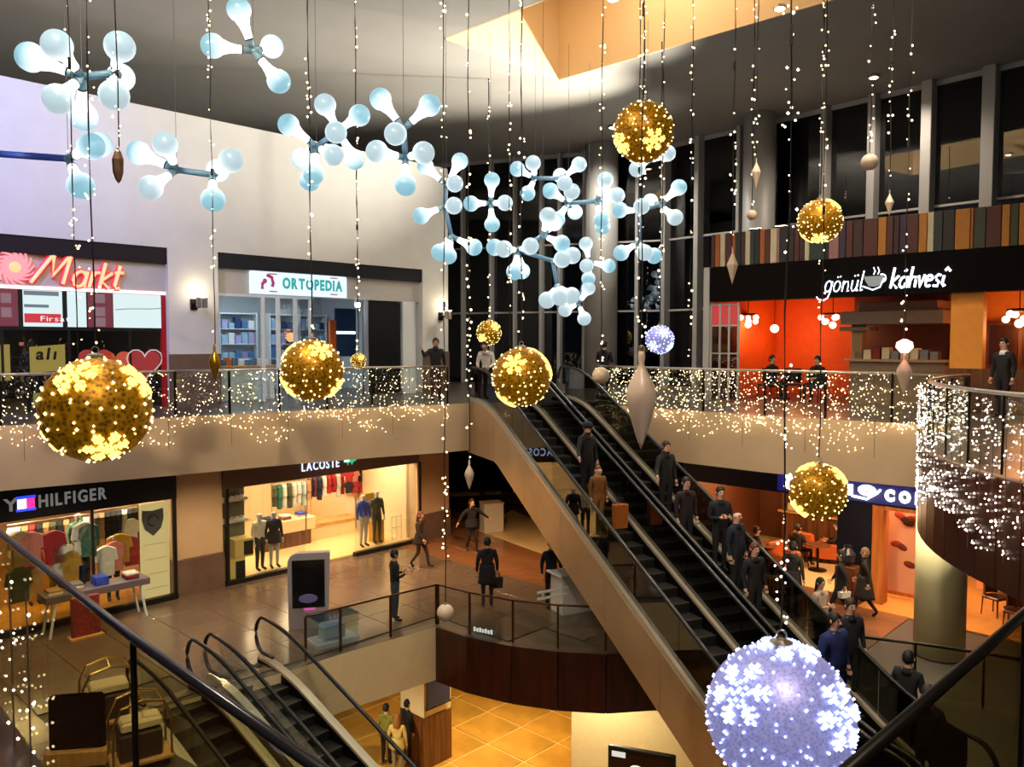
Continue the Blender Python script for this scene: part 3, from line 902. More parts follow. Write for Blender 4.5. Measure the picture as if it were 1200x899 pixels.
def cluster(label, nodes, rods, bulbs, dpx, D=.38, rodmat=None, wires=(0,)):
    Y = D * 947 / (dpx * .98)
    if D not in BM: BM[D] = bulb_meshes(D)
    so, ri, ne, gl = BM[D]
    N = [at(x, y, Y + (dy if len(n) > 2 else 0)) for n in nodes for x, y, dy in [(n[0], n[1], n[2] if len(n) > 2 else 0)]]
    o = N[0]
    t = thing('bulb_cluster_lamp', label, 'lamp', o, 0, 'bulb cluster lamps')
    for p in N: MB().ball(p - o, .17 * D, 14, 10).build('hub', M_hub, t, smooth=True)
    for a, b in rods: MB().cyl(N[a] - o, N[b] - o, .13 * D, n=12).build('rod', rodmat or M_rod, t, smooth=True)
    L = 1.62 * D
    for bb in bulbs:
        n, x, y = bb[0], bb[1], bb[2]; sg = bb[3] if len(bb) > 3 else 1
        q = at(x, y, N[n].y) - N[n]; q.y = 0
        l = q.length
        if l < L:
            s = math.sqrt(L * L - l * l)
            q = q + Vector((0, -s * sg, 0))
        d = q.normalized()
        rot = d.to_track_quat('Z', 'Y').to_euler()
        g = link('globe', gl[1 if (sg > 0 and l < .75 * L) else 0], t, N[n] - o, rot=rot)
        link('neck', ne, g); link('socket', so, g); link('ring', ri, g)
    for k in wires:
        H = 9.215 - N[k].z
        if H > .2: MB().cyl(N[k] - o, N[k] - o + Vector((0, 0, H)), .004, n=5).build('wire', pm('thin_wire', '#4a4a4c', .5), t)
cluster('bulb cluster lamp at top left against the dark ceiling', [(96, 90), (134, 86)], [(0, 1)], [(0, 46, 73), (0, 96, 72, 1), (0, 90, 128), (0, 78, 126, -1), (1, 162, 71), (1, 152, 123), (1, 117, 74, -1)], 34)
cluster('bulb cluster lamp with the blue rod at the left edge', [(80, 186), (-6, 180)], [(0, 1)], [(0, 97, 160, -1), (0, 121, 178), (0, 107, 222), (1, 3, 162, 1), (1, 0, 202, 1), (1, -40, 180)], 31, rodmat=M_bluerod)
cluster('bulb cluster lamp on the pale wall above the pier, second row', [(207, 199), (249, 205)], [(0, 1)], [(0, 166, 181), (0, 211, 179, 1), (0, 191, 226), (1, 281, 195), (1, 260, 239), (1, 240, 191, -1)], 28)
cluster('single bulb cluster lamp highest of all, left of centre', [(297, 60)], [], [(0, 287, 20), (0, 258, 62), (0, 307, 40, -1), (0, 329, 98)], 28)
cluster('crowded bulb cluster lamp before the upper end of the pale wall', [(371, 172), (396, 153)], [(0, 1)], [(0, 345, 153), (0, 345, 179, -1), (0, 396, 188), (0, 372, 208), (0, 361, 222, -1), (1, 389, 133), (1, 426, 142), (1, 402, 165, 1), (1, 410, 181, -1)], 25)
cluster('bulb cluster lamp shaped like an upright X right of the crowded one', [(473, 151), (475, 185)], [(0, 1)], [(0, 447, 118), (0, 505, 127), (0, 469, 167, 1), (1, 447, 185), (1, 500, 187), (1, 478, 221)], 26)
cluster('bulb cluster lamp with a long bent rod at the end of the pale wall', [(523, 217), (521, 242), (529, 277)], [(0, 1), (1, 2)], [(0, 540, 187), (0, 499, 196), (0, 535, 221, 1), (1, 534, 246, 1), (1, 495, 255), (2, 556, 291), (2, 517, 298), (2, 527, 302, 1)], 20)
cluster('cross shaped bulb cluster lamp before the dark facade', [(575, 238)], [], [(0, 577, 215), (0, 553, 242), (0, 592, 242), (0, 577, 265)], 18.5)
cluster('bulb cluster lamp in the top row before the facade', [(627, 209), (659, 209)], [(0, 1)], [(0, 606, 202), (0, 624, 197, 1), (0, 618, 230), (1, 677, 197), (1, 658, 200, -1), (1, 660, 220, 1)], 18)
cluster('bulb cluster lamp in the middle row before the facade', [(666, 238), (699, 236)], [(0, 1)], [(0, 644, 227), (0, 668, 230, 1), (0, 676, 244, -1), (0, 652, 260), (1, 707, 215), (1, 720, 233), (1, 703, 260), (1, 706, 266, -1)], 19, D=.41)
cluster('largest bulb cluster lamp in the centre with three rods', [(636, 276), (607, 293), (648, 306), (653, 335)], [(0, 1), (1, 2), (2, 3)], [(0, 641, 257, 1), (0, 651, 258, -1), (0, 657, 288), (1, 580, 292), (1, 591, 295, 1), (1, 603, 320), (1, 621, 292, 1), (1, 612, 316, -1), (2, 669, 302), (2, 657, 307, 1), (3, 640, 353), (3, 654, 350, 1), (3, 668, 348)], 20)
cluster('lowest bulb cluster lamp, two knots one above the other', [(690, 307), (678, 356)], [(0, 1)], [(0, 685, 288), (0, 712, 313), (0, 685, 314, 1), (0, 688, 328), (1, 688, 339), (1, 661, 364), (1, 683, 374)], 16.5)
cluster('bulb cluster lamp at right with a rod hanging straight down', [(749, 247), (773, 240), (749, 284)], [(0, 1), (0, 2)], [(0, 724, 249), (0, 747, 247, 1), (1, 767, 231, -1), (1, 792, 223), (1, 787, 258), (2, 726, 298), (2, 751, 299, 1), (2, 763, 302)], 19)
cluster('bulb cluster lamp half hidden behind the highest gold ball', [(758, 190)], [], [(0, 743, 203), (0, 778, 185), (0, 755, 168)], 19)
# ================================================================== LEFT UPPER SHOPS
def frame_thing(name, label, cat, W, x, y, z, group=None, drz=0): return thing(name, label, cat, fr(W, x, y, z), W[1] + drz, group)
def sbox(name, W, x0, x1, y0, y1, z0, z1, mat, b=None):
    m = B(x0, x1, y0, y1, z0, z1)
    return struct(name, m, mat, loc=(W[0].x, W[0].y, 0), rz=W[1])
M_shopwall = pm('shop_wall_grey', '#c8ccd0', .7); M_shopdark = pm('shop_dark', '#1a1718', .6)
M_red = pm('red_panel', '#b01218', .45); M_pinkred = pm('pink_red_panel', '#a8323c', .5)
M_yel = pm('yellow_panel', '#c8a828', .5)
def ceiling_light(label, W, x, y, z, lx, ly, mat, group):
    t = frame_thing('ceiling_light', label, 'lamp', W, x, y, z, group)
    BB(-lx / 2 - .04, lx / 2 + .04, -ly / 2 - .04, ly / 2 + .04, 0, .06, .01).build('frame', M_steel, t)
    B(-lx / 2, lx / 2, -ly / 2, ly / 2, -.015, 0).build('diffuser', mat, t)
    return t
# dark bands over both openings and bulkheads behind them
for x0, x1, mat in ((-9, 0, pm('dark_plum_band', '#14040a', .8)), (1.35, 8.47, M_soffit)):
    sbox('trim_6', WL, x0, x1, .04, .4, 3.68, 4.08, mat)
    sbox('wall_bulkhead', WL, x0, x1, .18, .4, 2.95 if x0 < 0 else 3.0, 3.68, M_bulk).name = 'trim_7'
# shells
def shell(W, x0, x1, dep, z0, z1, mwall, mceil, name):
    m = MB(); m.box(x0 - .1, x0, .4, dep, z0, z1); m.box(x1, x1 + .1, .4, dep, z0, z1); m.box(x0 - .1, x1 + .1, dep, dep + .1, z0, z1)
    struct('wall_' + name, m, mwall, loc=(W[0].x, W[0].y, 0), rz=W[1])
    sbox('ceiling', W, x0 - .1, x1 + .1, .4, dep + .1, z1, z1 + .08, mceil)
shell(WL, -9, 0, 6.5, 0, 3.7, M_shopdark, M_shopdark, 'shop')
shell(WL, 1.35, 8.47, 6.0, 0, 3.7, M_shopwall, M_white, 'shop')
# --- electronics shop: neon lettering
N_core = em('neon_orange', '#ffa070', 1.5); N_red = em('neon_red_edge', '#f01030', .9)
t = frame_thing('shop_sign', 'glowing orange red neon lettering with swirl above the shop at far left', 'sign', WL, 0, .18, 3.3)
NG = {'M': ([[(-.12, 0), (.42, 1.02), (.46, 1.0), (.58, .28), (1.02, 1.02), (1.06, 1.0), (1.0, 0)]], 1.2),
      'a': ([[(.30 + .27 * math.cos(q), .29 + .28 * math.sin(q)) for q in [.5 + .58 * i for i in range(11)]], [(.58, .56), (.56, .1), (.62, 0)]], .74),
      'r': ([[(.08, .56), (.06, 0)], [(.08, .34), (.2, .54), (.4, .56)]], .46),
      'k': ([[(.1, .92), (.06, 0)], [(.5, .56), (.08, .26), (.5, 0)]], .6),
      't': ([[(.2, .85), (.14, .1), (.24, 0), (.38, .02)], [(.02, .58), (.42, .6)]], .5)}
def neon(txt, px0, px1, z, h):
    x = ax(WL, px0); tot = sum(NG[c][1] for c in txt); k = (ax(WL, px1) - x) / (tot * h)
    for c in txt:
        for nm, r, y, mat in (('letter', .042, -.1, N_core), ('letter_halo', .075, -.05, N_red)):
            m = MB()
            for p in NG[c][0]: m.tube([(x + (a * k + .24 * b_) * h, y, z + b_ * h) for a, b_ in p], r, 6)
            m.build(nm, mat, t)
        x += NG[c][1] * h * k
neon('M', 44, 84, -.27, .66); neon('arkt', 87, 146, -.32, .66); neon('a', -34, -10, -.24, .66)
sw = MB(); R_ = .40
for i in range(15):
    a = 2 * PI * i / 15; pts = []
    for q in range(7):
        r = .12 + (R_ - .12) * q / 6; b = a + 1.0 * q / 6
        pts.append((r * math.cos(b), 0, r * math.sin(b)))
    blade = MB()
    vs = []
    for q, p in enumerate(pts):
        wd = .022 + .024 * math.sin(PI * min(1, q / 5.0))
        tx = Vector((-p[2], 0, p[0])).normalized()
        for yy in (-.03, .03):
            vs += [Vector((p[0], yy, p[2])) - tx * wd, Vector((p[0], yy, p[2])) + tx * wd]
    fs = [(0, 1, 3, 2), (24, 26, 27, 25)]
    for q in range(6):
        k = q * 4
        fs += [(k, k + 4, k + 5, k + 1), (k + 2, k + 3, k + 7, k + 6), (k, k + 2, k + 6, k + 4), (k + 1, k + 5, k + 7, k + 3)]
    blade.add(vs, fs); blade.build('swirl_blade', em('neon_pink', '#ff8088', 1.3), t, loc=(ax(WL, 22), -.09, .06))
MB().ball((0, 0, 0), .15, 16, 10, (1, .35, 1)).build('swirl_core', N_core, t, loc=(ax(WL, 22), -.09, .06))
B(-9, 0, -.03, .0, -.42, -.34).build('light_strip', em('pink_strip', '#ffc8d0', 1.6), t)
# lit display band
t = frame_thing('advertising_band', 'lit white advertising band with red panels under the neon lettering', 'sign', WL, 0, .2, 2.45)
BB(-9, -.03, 0, .12, -.5, .5, .01).build('frame', M_black, t)
E_disp = em('display_white', '#dff4f4', .72); E_dispr = em('display_red', '#a02838', .3); E_dispg = em('display_grey', '#7f98a8', .4); E_red = em('display_bright_red', '#e01c2c', .6); E_pk = em('display_pink', '#b88a94', .35)
for a, b, mat in ((-30, 26, E_dispr), (32, 78, E_disp), (84, 106, E_disp), (108, 137, E_dispr), (138, 194, E_disp)):
    B(ax(WL, a), ax(WL, b), -.02, 0, -.42, .42).build('lit_panel', mat, t)
B(ax(WL, 33), ax(WL, 76), -.03, -.02, -.33, -.12).build('red_block', E_red, t)
word('Firsat', ax(WL, 52), -.03, -.29, .17, t, em('display_text', '#fff0f0', .8), ext=.004, width=.62)
B(ax(WL, 33), ax(WL, 62), -.03, -.02, .02, .09).build('grey_line', E_dispg, t)
B(ax(WL, 33), ax(WL, 74), -.03, -.02, .3, .4).build('grey_line', E_dispg, t)
for px, z in ((12, .2), (12, -.12), (122, .27), (122, -.05), (122, -.3)):
    B(ax(WL, px - 6), ax(WL, px + 6), -.03, -.02, z - .1, z + .12).build('product_picture', E_pk, t)
m = MB(); m.tube([(ax(WL, 140 + q * 9), -.03, .02 + .012 * q + .01 * math.sin(q)) for q in range(7)], .01, 5); m.build('curve_line', E_dispg, t)
# shop window below: posters and hearts
t = frame_thing('shop_window', 'dark shop window with yellow sale posters and hearts at far left', 'window', WL, 0, .22, 0)
B(-9, -.05, 0, .02, .05, 1.92).build('glass_pane', M_glass, t)
for x in (-8, -6.6, -5.2, -3.7, -2.3, -.9): BB(x - .03, x + .03, -.03, .05, 0, 1.95, .005).build('mullion', M_black, t)
BB(-.12, 0, -.06, .06, 0, 2.95, .01).build('red_jamb', M_red, t)
def poster(x0, x1, z0, z1, mat, txt=None, slope=.12, tm=None, size=.3):
    m = MB(); m.add([(x0, -.02, z0), (x1, -.02, z0 + slope), (x1, -.02, z1), (x0, -.02, z1 - slope), (x0, -.005, z0), (x1, -.005, z0 + slope), (x1, -.005, z1), (x0, -.005, z1 - slope)],
          [(0, 1, 2, 3), (7, 6, 5, 4), (0, 4, 5, 1), (1, 5, 6, 2), (2, 6, 7, 3), (3, 7, 4, 0)])
    m.build('poster', mat, t)
    if txt: word(txt, x0 + .12, -.025, z0 + .32, size, t, tm or M_black, ext=.004, shear=.15, off=.012)
E_yel = em('poster_yellow', '#c0a828', .35)
poster(-5.2, -3.55, .7, 1.62, E_yel, 'Fır', .1, size=.42)
poster(-3.15, -2.4, .95, 1.62, E_yel, 'alı', .06, size=.38)
poster(-3.1, -2.65, .2, .52, E_yel, None, .04)
def heart(cx, cz, s, mat, outline=None):
    P = []
    for i in range(24):
        a = 2 * PI * i / 24
        P.append((16 * math.sin(a) ** 3 / 17 * s, (13 * math.cos(a) - 5 * math.cos(2 * a) - 2 * math.cos(3 * a) - math.cos(4 * a)) / 17 * s))
    m = MB(); n = len(P)
    m.add([(cx + p[0], -.02, cz + p[1]) for p in P] + [(cx + p[0], 0, cz + p[1]) for p in P], [tuple(range(n)), tuple(range(2 * n - 1, n - 1, -1))] + [(i, n + i, n + (i + 1) % n, (i + 1) % n) for i in range(n)])
    m.build('heart', mat, t)
    if outline: MB().tube([(cx + p[0] * 1.12, -.03, cz + p[1] * 1.12) for p in P], .018, 5, True).build('heart_outline', outline, t)
E_hr = em('heart_red', '#b01a10', .5); E_ho = em('heart_orange', '#c8480c', .6)
heart(-1.72, 1.2, .42, E_hr); heart(-1.25, 1.15, .42, E_ho); heart(-.55, 1.15, .42, E_hr, em('heart_line', '#d8b0a8', .7))
ceiling_light('ceiling light panel inside the red neon shop', WL, -4, 3, 3.6, 3, .4, E_warm, 'shop ceiling lights')
# shelving inside
def shelf_unit(label, W, x, y, z, wd, h, n, mat, goods, group='shop shelves', dep=.4, backmat=None, seed=1, cat='shelf', drz=0):
    rnd = random.Random(seed)
    t = frame_thing('shop_shelf', label, cat, W, x, y, z, group, drz)
    BB(0, .04, 0, dep, 0, h, .005).build('side_panel', mat, t); BB(wd - .04, wd, 0, dep, 0, h, .005).build('side_panel', mat, t)
    B(.04, wd - .04, dep - .02, dep, 0, h).build('back_panel', backmat or mat, t)
    for k in range(n + 1):
        zz = .05 + (h - .1) * k / n
        B(.04, wd - .04, .0, dep - .02, zz - .015, zz + .015).build('shelf_board', mat, t)
    return t
def goods_row(label, name, W, x0, x1, y, z, n, mats, hmin, hmax, group, dep=.22, cat='box', seed=3):
    rnd = random.Random(seed); wd = (x1 - x0) / n
    for i in range(n):
        h = rnd.uniform(hmin, hmax); mt = mats[rnd.randrange(len(mats))]
        o = BB(-wd * .42, wd * .42, 0, dep, 0, h, .01).build(name, mt, loc=fr(W, x0 + wd * (i + .5), y, z), rz=W[1])
        tag(o, label + ', %s from the left' % ORD[i], cat, group)
# --- orthopaedic shop
t = frame_thing('shop_sign', 'lit white shop sign with pink emblem and teal capital lettering', 'sign', WL, ax(WL, 299), .16, 3.36)
sx1 = ax(WL, 409) - ax(WL, 299)
BB(-.05, sx1, -.1, .02, -.33, .3, .02).build('light_box', em('sign_white', '#d8ecff', .95), t)
word('ORTOPEDIA', .92, -.11, -.14, .42, t, em('sign_teal', '#10b4b0', .6), ext=.01, off=.018, width=sx1 - 1.1)
E_mag = em('sign_pink', '#c0186a', .5)
m = MB(); m.tube([(.28, -.12, -.2), (.28, -.12, -.05), (.36, -.12, .02)], .05, 6); m.build('emblem', E_mag, t)
m = MB(); m.tube([(.42, -.12, .2), (.58, -.12, .14), (.62, -.12, -.02), (.58, -.12, -.12)], .05, 6); m.build('emblem', E_mag, t)
m = MB(); m.ball((.36, -.12, .03), .07, 10, 6, (1, .4, 1)); m.build('emblem', E_mag, t)
for x in (.5, sx1 - .6):
    for z in (-.27, .22): B(x, x + .25, -.11, -.1, z, z + .035).build('slogan_line', pm('slogan_red', '#d08090', .6), t)
# glazed front
t = frame_thing('glazed_storefront', 'glazed front with white frames of the shop with teal lettering', 'window', WL, 1.35, .2, 0)
xs = [ax(WL, p) - 1.35 for p in (256, 315, 331, 352, 369, 430, 434)]
fr_m = pm('white_frame', '#dfe3e4', .4)
for px in (256, 313, 331, 351, 369): 
    x = ax(WL, px) - 1.35; BB(x - .05, x + .05, -.04, .06, 0, 3.0, .008).build('frame_post', fr_m, t)
B(0, ax(WL, 372) - 1.35, -.03, .05, 2.93, 3.0).build('frame_head', fr_m, t)
for a, b in ((256, 313), (331, 351), (351, 369)):
    B(ax(WL, a) - 1.3, ax(WL, b) - 1.4, 0, .012, .05, 2.93).build('glass_pane', M_glass, t)
x = ax(WL, 434) - 1.35; BB(x - .06, x + .06, -.04, .06, 0, 3.0, .008).build('frame_post', pm('grey_frame', '#8c9298', .4), t)
B(ax(WL, 436) - 1.35, ax(WL, 474) - 1.35, .0, .012, .05, 2.95).build('glass_pane', M_glassd, t)
x = ax(WL, 476) - 1.35; BB(x, x + .55, -.04, .2, 0, 3.0, .01).build('white_pillar', fr_m, t)
m = MB(); B(ax(WL, 436) - 1.35, ax(WL, 476) - 1.3, .2, .3, 0, 3.0).build('dark_back_panel', pm('olive_dark', '#5c5846', .6), t)
box_ms = [pm('box_blue', '#4a78a8', .5), pm('box_sky', '#9cc0d8', .5), pm('box_white', '#e4e8ea', .5), pm('box_navy', '#24406a', .5), pm('box_lilac', '#a8a4cc', .5)]
for i, (x, seed) in enumerate(((ax(WL, 258, 5.2), 3), (ax(WL, 317, 5.2), 5), (ax(WL, 352, 5.2), 7))):
    shelf_unit('white shelving bay behind the shop glass under the teal lettering, number %s from the left' % ('one', 'two', 'three')[i], WL, x, 5.2, 0, 1.15 if i else 1.4, 2.7, 5, fr_m, None, seed=seed)
    for k in range(1, 5):
        z = .05 + 2.6 * k / 5 + .02
        goods_row('small box on the %s shelf of white bay %s' % (ORD[4 - k], ('one', 'two', 'three')[i]), 'product_box', WL, x + .08, x + (1.05 if i else 1.3), 5.22, z, 5, box_ms, .18, .4, 'boxes on the white shelves', seed=seed * 10 + k)
ceiling_light('cold white ceiling panel inside the teal lettered shop, nearer the pier', WL, 2.8, 2.0, 3.6, 2.2, .5, E_cold, 'shop ceiling lights')
ceiling_light('cold white ceiling panel deep inside the teal lettered shop', WL, 4.6, 3.8, 3.6, 2.2, .5, E_cold, 'shop ceiling lights')
t = frame_thing('display_board', 'dark blue board with a white line beside the orange strip', 'sign', WL, ax(WL, 393, 2), 2.0, 1.2)
BB(0, .85, 0, .06, .0, 1.6, .01).build('board', pm('navy_board', '#1c3c64', .5), t); B(.05, .8, -.02, 0, .75, .84).build('white_line', em('white_line', '#e8f4ff', 1.6), t)
o = BB(-.12, .12, 0, .1, 0, 1.5, .01).build('banner', M_orange, loc=fr(WL, ax(WL, 391, 1.9), 1.9, .9), rz=WL[1]); tag(o, 'narrow orange banner left of the dark blue board', 'banner')
# a bright spot lamp on a bracket at the shop front
p = fr(WL, ax(WL, 418), -.05, 2.85)
t = thing('spot_lamp', 'glaring white spot lamp under the end of the teal lettered sign', 'lamp', p, WL[1])
MB().lathe([(.03, .12), (.07, .1), (.09, 0), (.07, -.03)], 12).build('housing', M_steel, t)
MB().ball((0, -.03, -.03), .085, 12, 8).build('lens', em('spot_glare', '#eef6ff', 30), t)
# counter with goods just behind the railing
t = frame_thing('sales_counter', 'white sales counter with small goods left inside the teal lettered shop', 'counter', WL, 1.6, .9, 0)
BB(0, 1.9, 0, .5, 0, .95, .02).build('body', fr_m, t); BB(-.04, 1.94, -.04, .54, .95, 1.0, .01).build('worktop', M_woodl, t)
goods_row('small coloured packet on the white sales counter', 'product_packet', WL, 1.65, 3.4, 1.0, 1.0, 9, [M_orange, box_ms[2], pm('box_tan', '#b08a60', .5), box_ms[0]], .12, .3, 'packets on the sales counter', cat='packet')
# wall sconces on the two piers
def sconce(label, px, z, lit):
    p = fr(WL, ax(WL, px), -.0, z)
    t = thing('wall_sconce', label, 'lamp', p, WL[1], 'wall sconces')
    BB(-.09, .09, -.06, 0, -.14, .14, .01).build('wall_plate', M_dkmetal, t)
    MB().cyl((0, -.05, 0), (0, -.3, 0), .025).build('arm', M_dkmetal, t)
    for s in (0, .16):
        MB().lathe([(.05, -.12), (.07, -.1), (.07, .14), (.055, .16)], 12, (s, -.32, .02)).build('lamp_body', M_steel, t)
        MB().lathe([(.05, .165), (.05, .18)], 10, (s, -.32, .02)).build('bulb', em('sconce_bulb', '#fff0c8', 40), t)
    l = bpy.data.lights.new('sconce_lamp', 'POINT'); l.energy = 7 * lit; l.color = (1, .85, .55); l.shadow_soft_size = .06
    lo = bpy.data.objects.new('sconce_lamp', l); COL.objects.link(lo); lo.parent = t; lo.location = (.08, -.36, .32)
sconce('twin wall sconce on the pier between the neon shop and the teal lettered shop', 228, 2.66, 1.0)
sconce('twin wall sconce on the pier at the end of the left wall', 516, 2.55, 1.2)

# ================================================================== LEFT LOWER SHOPS (middle floor, z = -5)
ZF = -5.0
M_sign = pm('black_sign', '#0c0c10', .3)
shell(WL, -9, 0, 6.5, ZF, -1.75, pm('shop_warm', '#caa878', .7), M_white, 'shop')
shell(WL, 1.35, 8.2, 7.0, ZF, -1.6, pm('shop_cream', '#e8d4b0', .7), M_white, 'shop')
t = frame_thing('shop_sign', 'black shop fascia with pale lettering and a small lit flag emblem', 'sign', WL, 0, -.06, -2.0)
BB(-9, .05, -.08, .3, -.36, .72, .01).build('fascia', M_sign, t)
lm = em('sign_letter_grey', '#b8b8b4', .22)
word('HILFIGER', ax(WL, 38), -.1, -.12, .4, t, lm, ext=.02, off=.008, width=ax(WL, 118) - ax(WL, 38), gap=.2)
word('Y', ax(WL, -4), -.1, -.12, .4, t, lm, ext=.02, off=.008, width=.3)
x = ax(WL, 13)
fw = (ax(WL, 33) - x) / 2
B(x, x + fw, -.12, -.08, -.1, .12).build('flag_white', em('flag_white', '#f0e8ff', 2.2), t)
B(x + fw, x + 2 * fw, -.12, -.08, -.1, .12).build('flag_red', em('flag_red', '#d0207a', 1.6), t)
for z in (-.16, .12): B(x - .03, x + 2 * fw + .02, -.125, -.08, z, z + .06).build('flag_blue', em('flag_blue', '#2838d8', 1.4), t)
B(ax(WL, 100), ax(WL, 103), -.06, 0, -2.95, -.36).build('post', M_black, t)
B(-.06, .04, -.06, .0, -3.0, -.36).build('post', M_black, t)
B(-9, .05, -.06, .1, -3.0, -2.86).build('plinth', M_black, t)
B(-2.0, -.1, .0, .012, -2.86, -.36).build('glass_pane', M_glass, t); B(-9, -2.2, .0, .012, -2.86, -.36).build('glass_pane', M_glass, t)
# white lit display wall with shield
t = frame_thing('display_wall', 'bright cream display wall with a dark shield crest', 'display', WL, ax(WL, 161, .1), .1, ZF)
wx = -.07 - ax(WL, 161, .1)
BB(0, wx, 0, .12, 0, 2.55, .01).build('panel', em('lit_cream', '#f6d488', .5), t)
sp = [(-.26, .3), (0, .26), (.26, .3), (.27, .05), (.2, -.2), (0, -.38), (-.2, -.2), (-.27, .05)]
m = MB(); n = len(sp); m.add([(wx * .4 + a, -.05, 2.1 + b) for a, b in sp] + [(wx * .4 + a, 0, 2.1 + b) for a, b in sp], [tuple(range(n)), tuple(range(2 * n - 1, n - 1, -1))] + [(i, n + i, n + (i + 1) % n, (i + 1) % n) for i in range(n)])
m.build('shield', pm('shield_grey', '#55585c', .4, metal=.4), t)
m = MB(); m.tube([(wx * .4 + .14 * math.cos(a), -.06, 2.12 + .14 * math.sin(a)) for a in [q * .6 for q in range(9)]], .02, 5); m.build('shield_ornament', M_dkmetal, t)
for q in range(4): B(wx * .1, wx * .9, -.01, 0, .35 + q * .38, .36 + q * .38).build('groove', pm('groove_tan', '#b89a68', .6), t)
ceiling_light('warm ceiling panel inside the shop with the black fascia, near the crest wall', WL, -1.2, 1.5, -1.85, 1.6, .6, E_warm, 'shop ceiling lights')
ceiling_light('warm ceiling panel inside the shop with the black fascia, left part', WL, -3.6, 2.0, -1.85, 2.4, .6, E_warm, 'shop ceiling lights')
sbox('floor', WL, -9, 0, .1, 6.5, ZF, ZF + .05, wood('shop_parquet', '#b07830', '#d09848', .35))
# clothes rails
def garment(W, x, y, z, wd, h, mat, label, group, drz=0, name='hanging_garment'):
    m = MB(); d = .07
    P = [(-.06, 0), (-wd / 2, -.08), (-wd / 2 - .05, -.5 * h), (-wd / 2 + .04, -.5 * h), (-wd / 2 + .05, -h), (wd / 2 - .05, -h), (wd / 2 - .04, -.5 * h), (wd / 2 + .05, -.5 * h), (wd / 2, -.08), (.06, 0)]
    n = len(P)
    vs = []
    for yy, k in ((-d, .85), (-d * .3, 1), (d * .3, 1), (d, .85)): vs += [(a * k, yy, b) for a, b in P]
    fs = [tuple(range(n)), tuple(range(4 * n - 1, 3 * n - 1, -1))]
    for q in range(3):
        for i in range(n):
            j = (i + 1) % n
            fs.append((q * n + i, (q + 1) * n + i, (q + 1) * n + j, q * n + j))
    m.add(vs, fs)
    o = m.build(name, mat, loc=fr(W, x, y, z), rz=W[1] + drz)
    tag(o, label, 'garment', group)
    hk = MB().tube([(0, 0, -.01), (0, 0, .05), (.03, 0, .08), (.05, 0, .05)], .006, 4).build('hanger_hook', M_steel, o)
    return o
cl = {k: pm('cloth_' + k, h, .85, noise=.12, scale=20) for k, h in dict(red='#9a2028', navy='#1c2440', white='#d8d4cc', mustard='#b88a28', green='#2e6a58', grey='#6a665e', black='#17161a', blue='#2a44b0', sky='#9ab4b8', plum='#4a2438', pink='#c07068', tan='#a8845c', olive='#4a4a30').items()}
def rail(label, W, x0, x1, y, z, h, seq, glabel, group, lift=0):
    t = frame_thing('clothes_rail', label, 'rack', W, x0, y, z, 'clothes rails')
    L = x1 - x0
    MB().cyl((0, 0, h), (L, 0, h), .018).build('bar', M_steel, t)
    for x in (0, L): MB().cyl((x, 0, 0), (x, 0, h), .018).build('leg', M_steel, t); BB(x - .03, x + .03, -.2, .2, 0, .03, .005).build('foot', M_steel, t)
    for i, c in enumerate(seq):
        xx = x0 + L * (i + .5) / len(seq)
        garment(W, xx, y, z + h - .08, .38, random.uniform(.6, .85), cl[c], c + ' ' + glabel + ', %s from the left' % ORD[i], group, drz=PI / 2 * .75)
rail('clothes rail at the left inside the shop with the black fascia', WL, ax(WL, 52, .8), ax(WL, 98, .8), .8, ZF, 1.5, ['mustard', 'plum', 'red', 'black', 'sky', 'sky', 'black', 'navy', 'black'], 'garment on the left rail of the black fascia shop', 'garments on the left rail')
rail('high clothes rail right of the black post in the black fascia shop', WL, ax(WL, 104, 1.2), ax(WL, 158, 1.2), 1.2, ZF, 2.35, ['grey', 'tan', 'black', 'black', 'navy', 'white', 'navy', 'black'], 'garment on the high rail by the crest wall', 'garments on the high rail')
rail('clothes rail at the back of the black fascia shop', WL, ax(WL, 2, 2.2), ax(WL, 100, 2.2), 2.2, ZF, 2.1, ['white', 'sky', 'tan', 'red', 'black', 'tan', 'olive', 'black', 'tan', 'plum', 'green', 'white'], 'garment on the back rail of the black fascia shop', 'garments on the back rail')
# table with folded clothes by the white trestle
t = frame_thing('display_table', 'wooden display table of folded clothes in front of the black fascia shop', 'table', WL, -3.3, -.95, ZF)
BB(0, 2.3, 0, .6, .80, .96, .01).build('table_top', pm('grey_wood_top', '#6a6068', .5), t)
for x in (.08, 2.22):
    for y in (.06, .54): MB().cyl((x + .14 * (1 if x < 1 else -1), y, .80), (x, y, 0), .03, n=8).build('leg', fr_m, t)
def folded(W, x, y, z, n, cols, label, group):
    for i in range(n):
        wd = .3
        o = MB().bbox(-wd / 2, wd / 2, -.17, .17, 0, .05, .015).build('folded_garment', cl[cols[i % len(cols)]], loc=fr(W, x, y, z + i * .05), rz=W[1] + random.uniform(-.1, .1))
        tag(o, cols[i % len(cols)] + ' ' + label + ', %s from the bottom' % ORD[i], 'garment', group)
for k, (x, cs) in enumerate(((-3.05, ['white', 'tan']), (-2.6, ['tan', 'white', 'grey']), (-2.05, ['blue', 'blue', 'blue', 'blue']), (-1.35, ['plum', 'red', 'white']))):
    folded(WL, x, -.65, ZF + .962, len(cs), cs, 'folded garment, grey display table, pile %s from the left' % ('one', 'two', 'three', 'four')[k], 'folded clothes on the grey table')
for i, (px, zz, c, wd) in enumerate(((118, -3.45, 'white', .5), (128, -3.4, 'pink', .5), (134, -3.25, 'mustard', .6), (147, -3.4, 'red', .55), (149, -2.95, 'white', .4))):
    garment(WL, ax(WL, px, .55 + .12 * i), .55 + .12 * i, zz, wd, .75, cl[c], c + ' jacket displayed behind the long table, %s from the left' % ORD[i], 'jackets behind the long table')
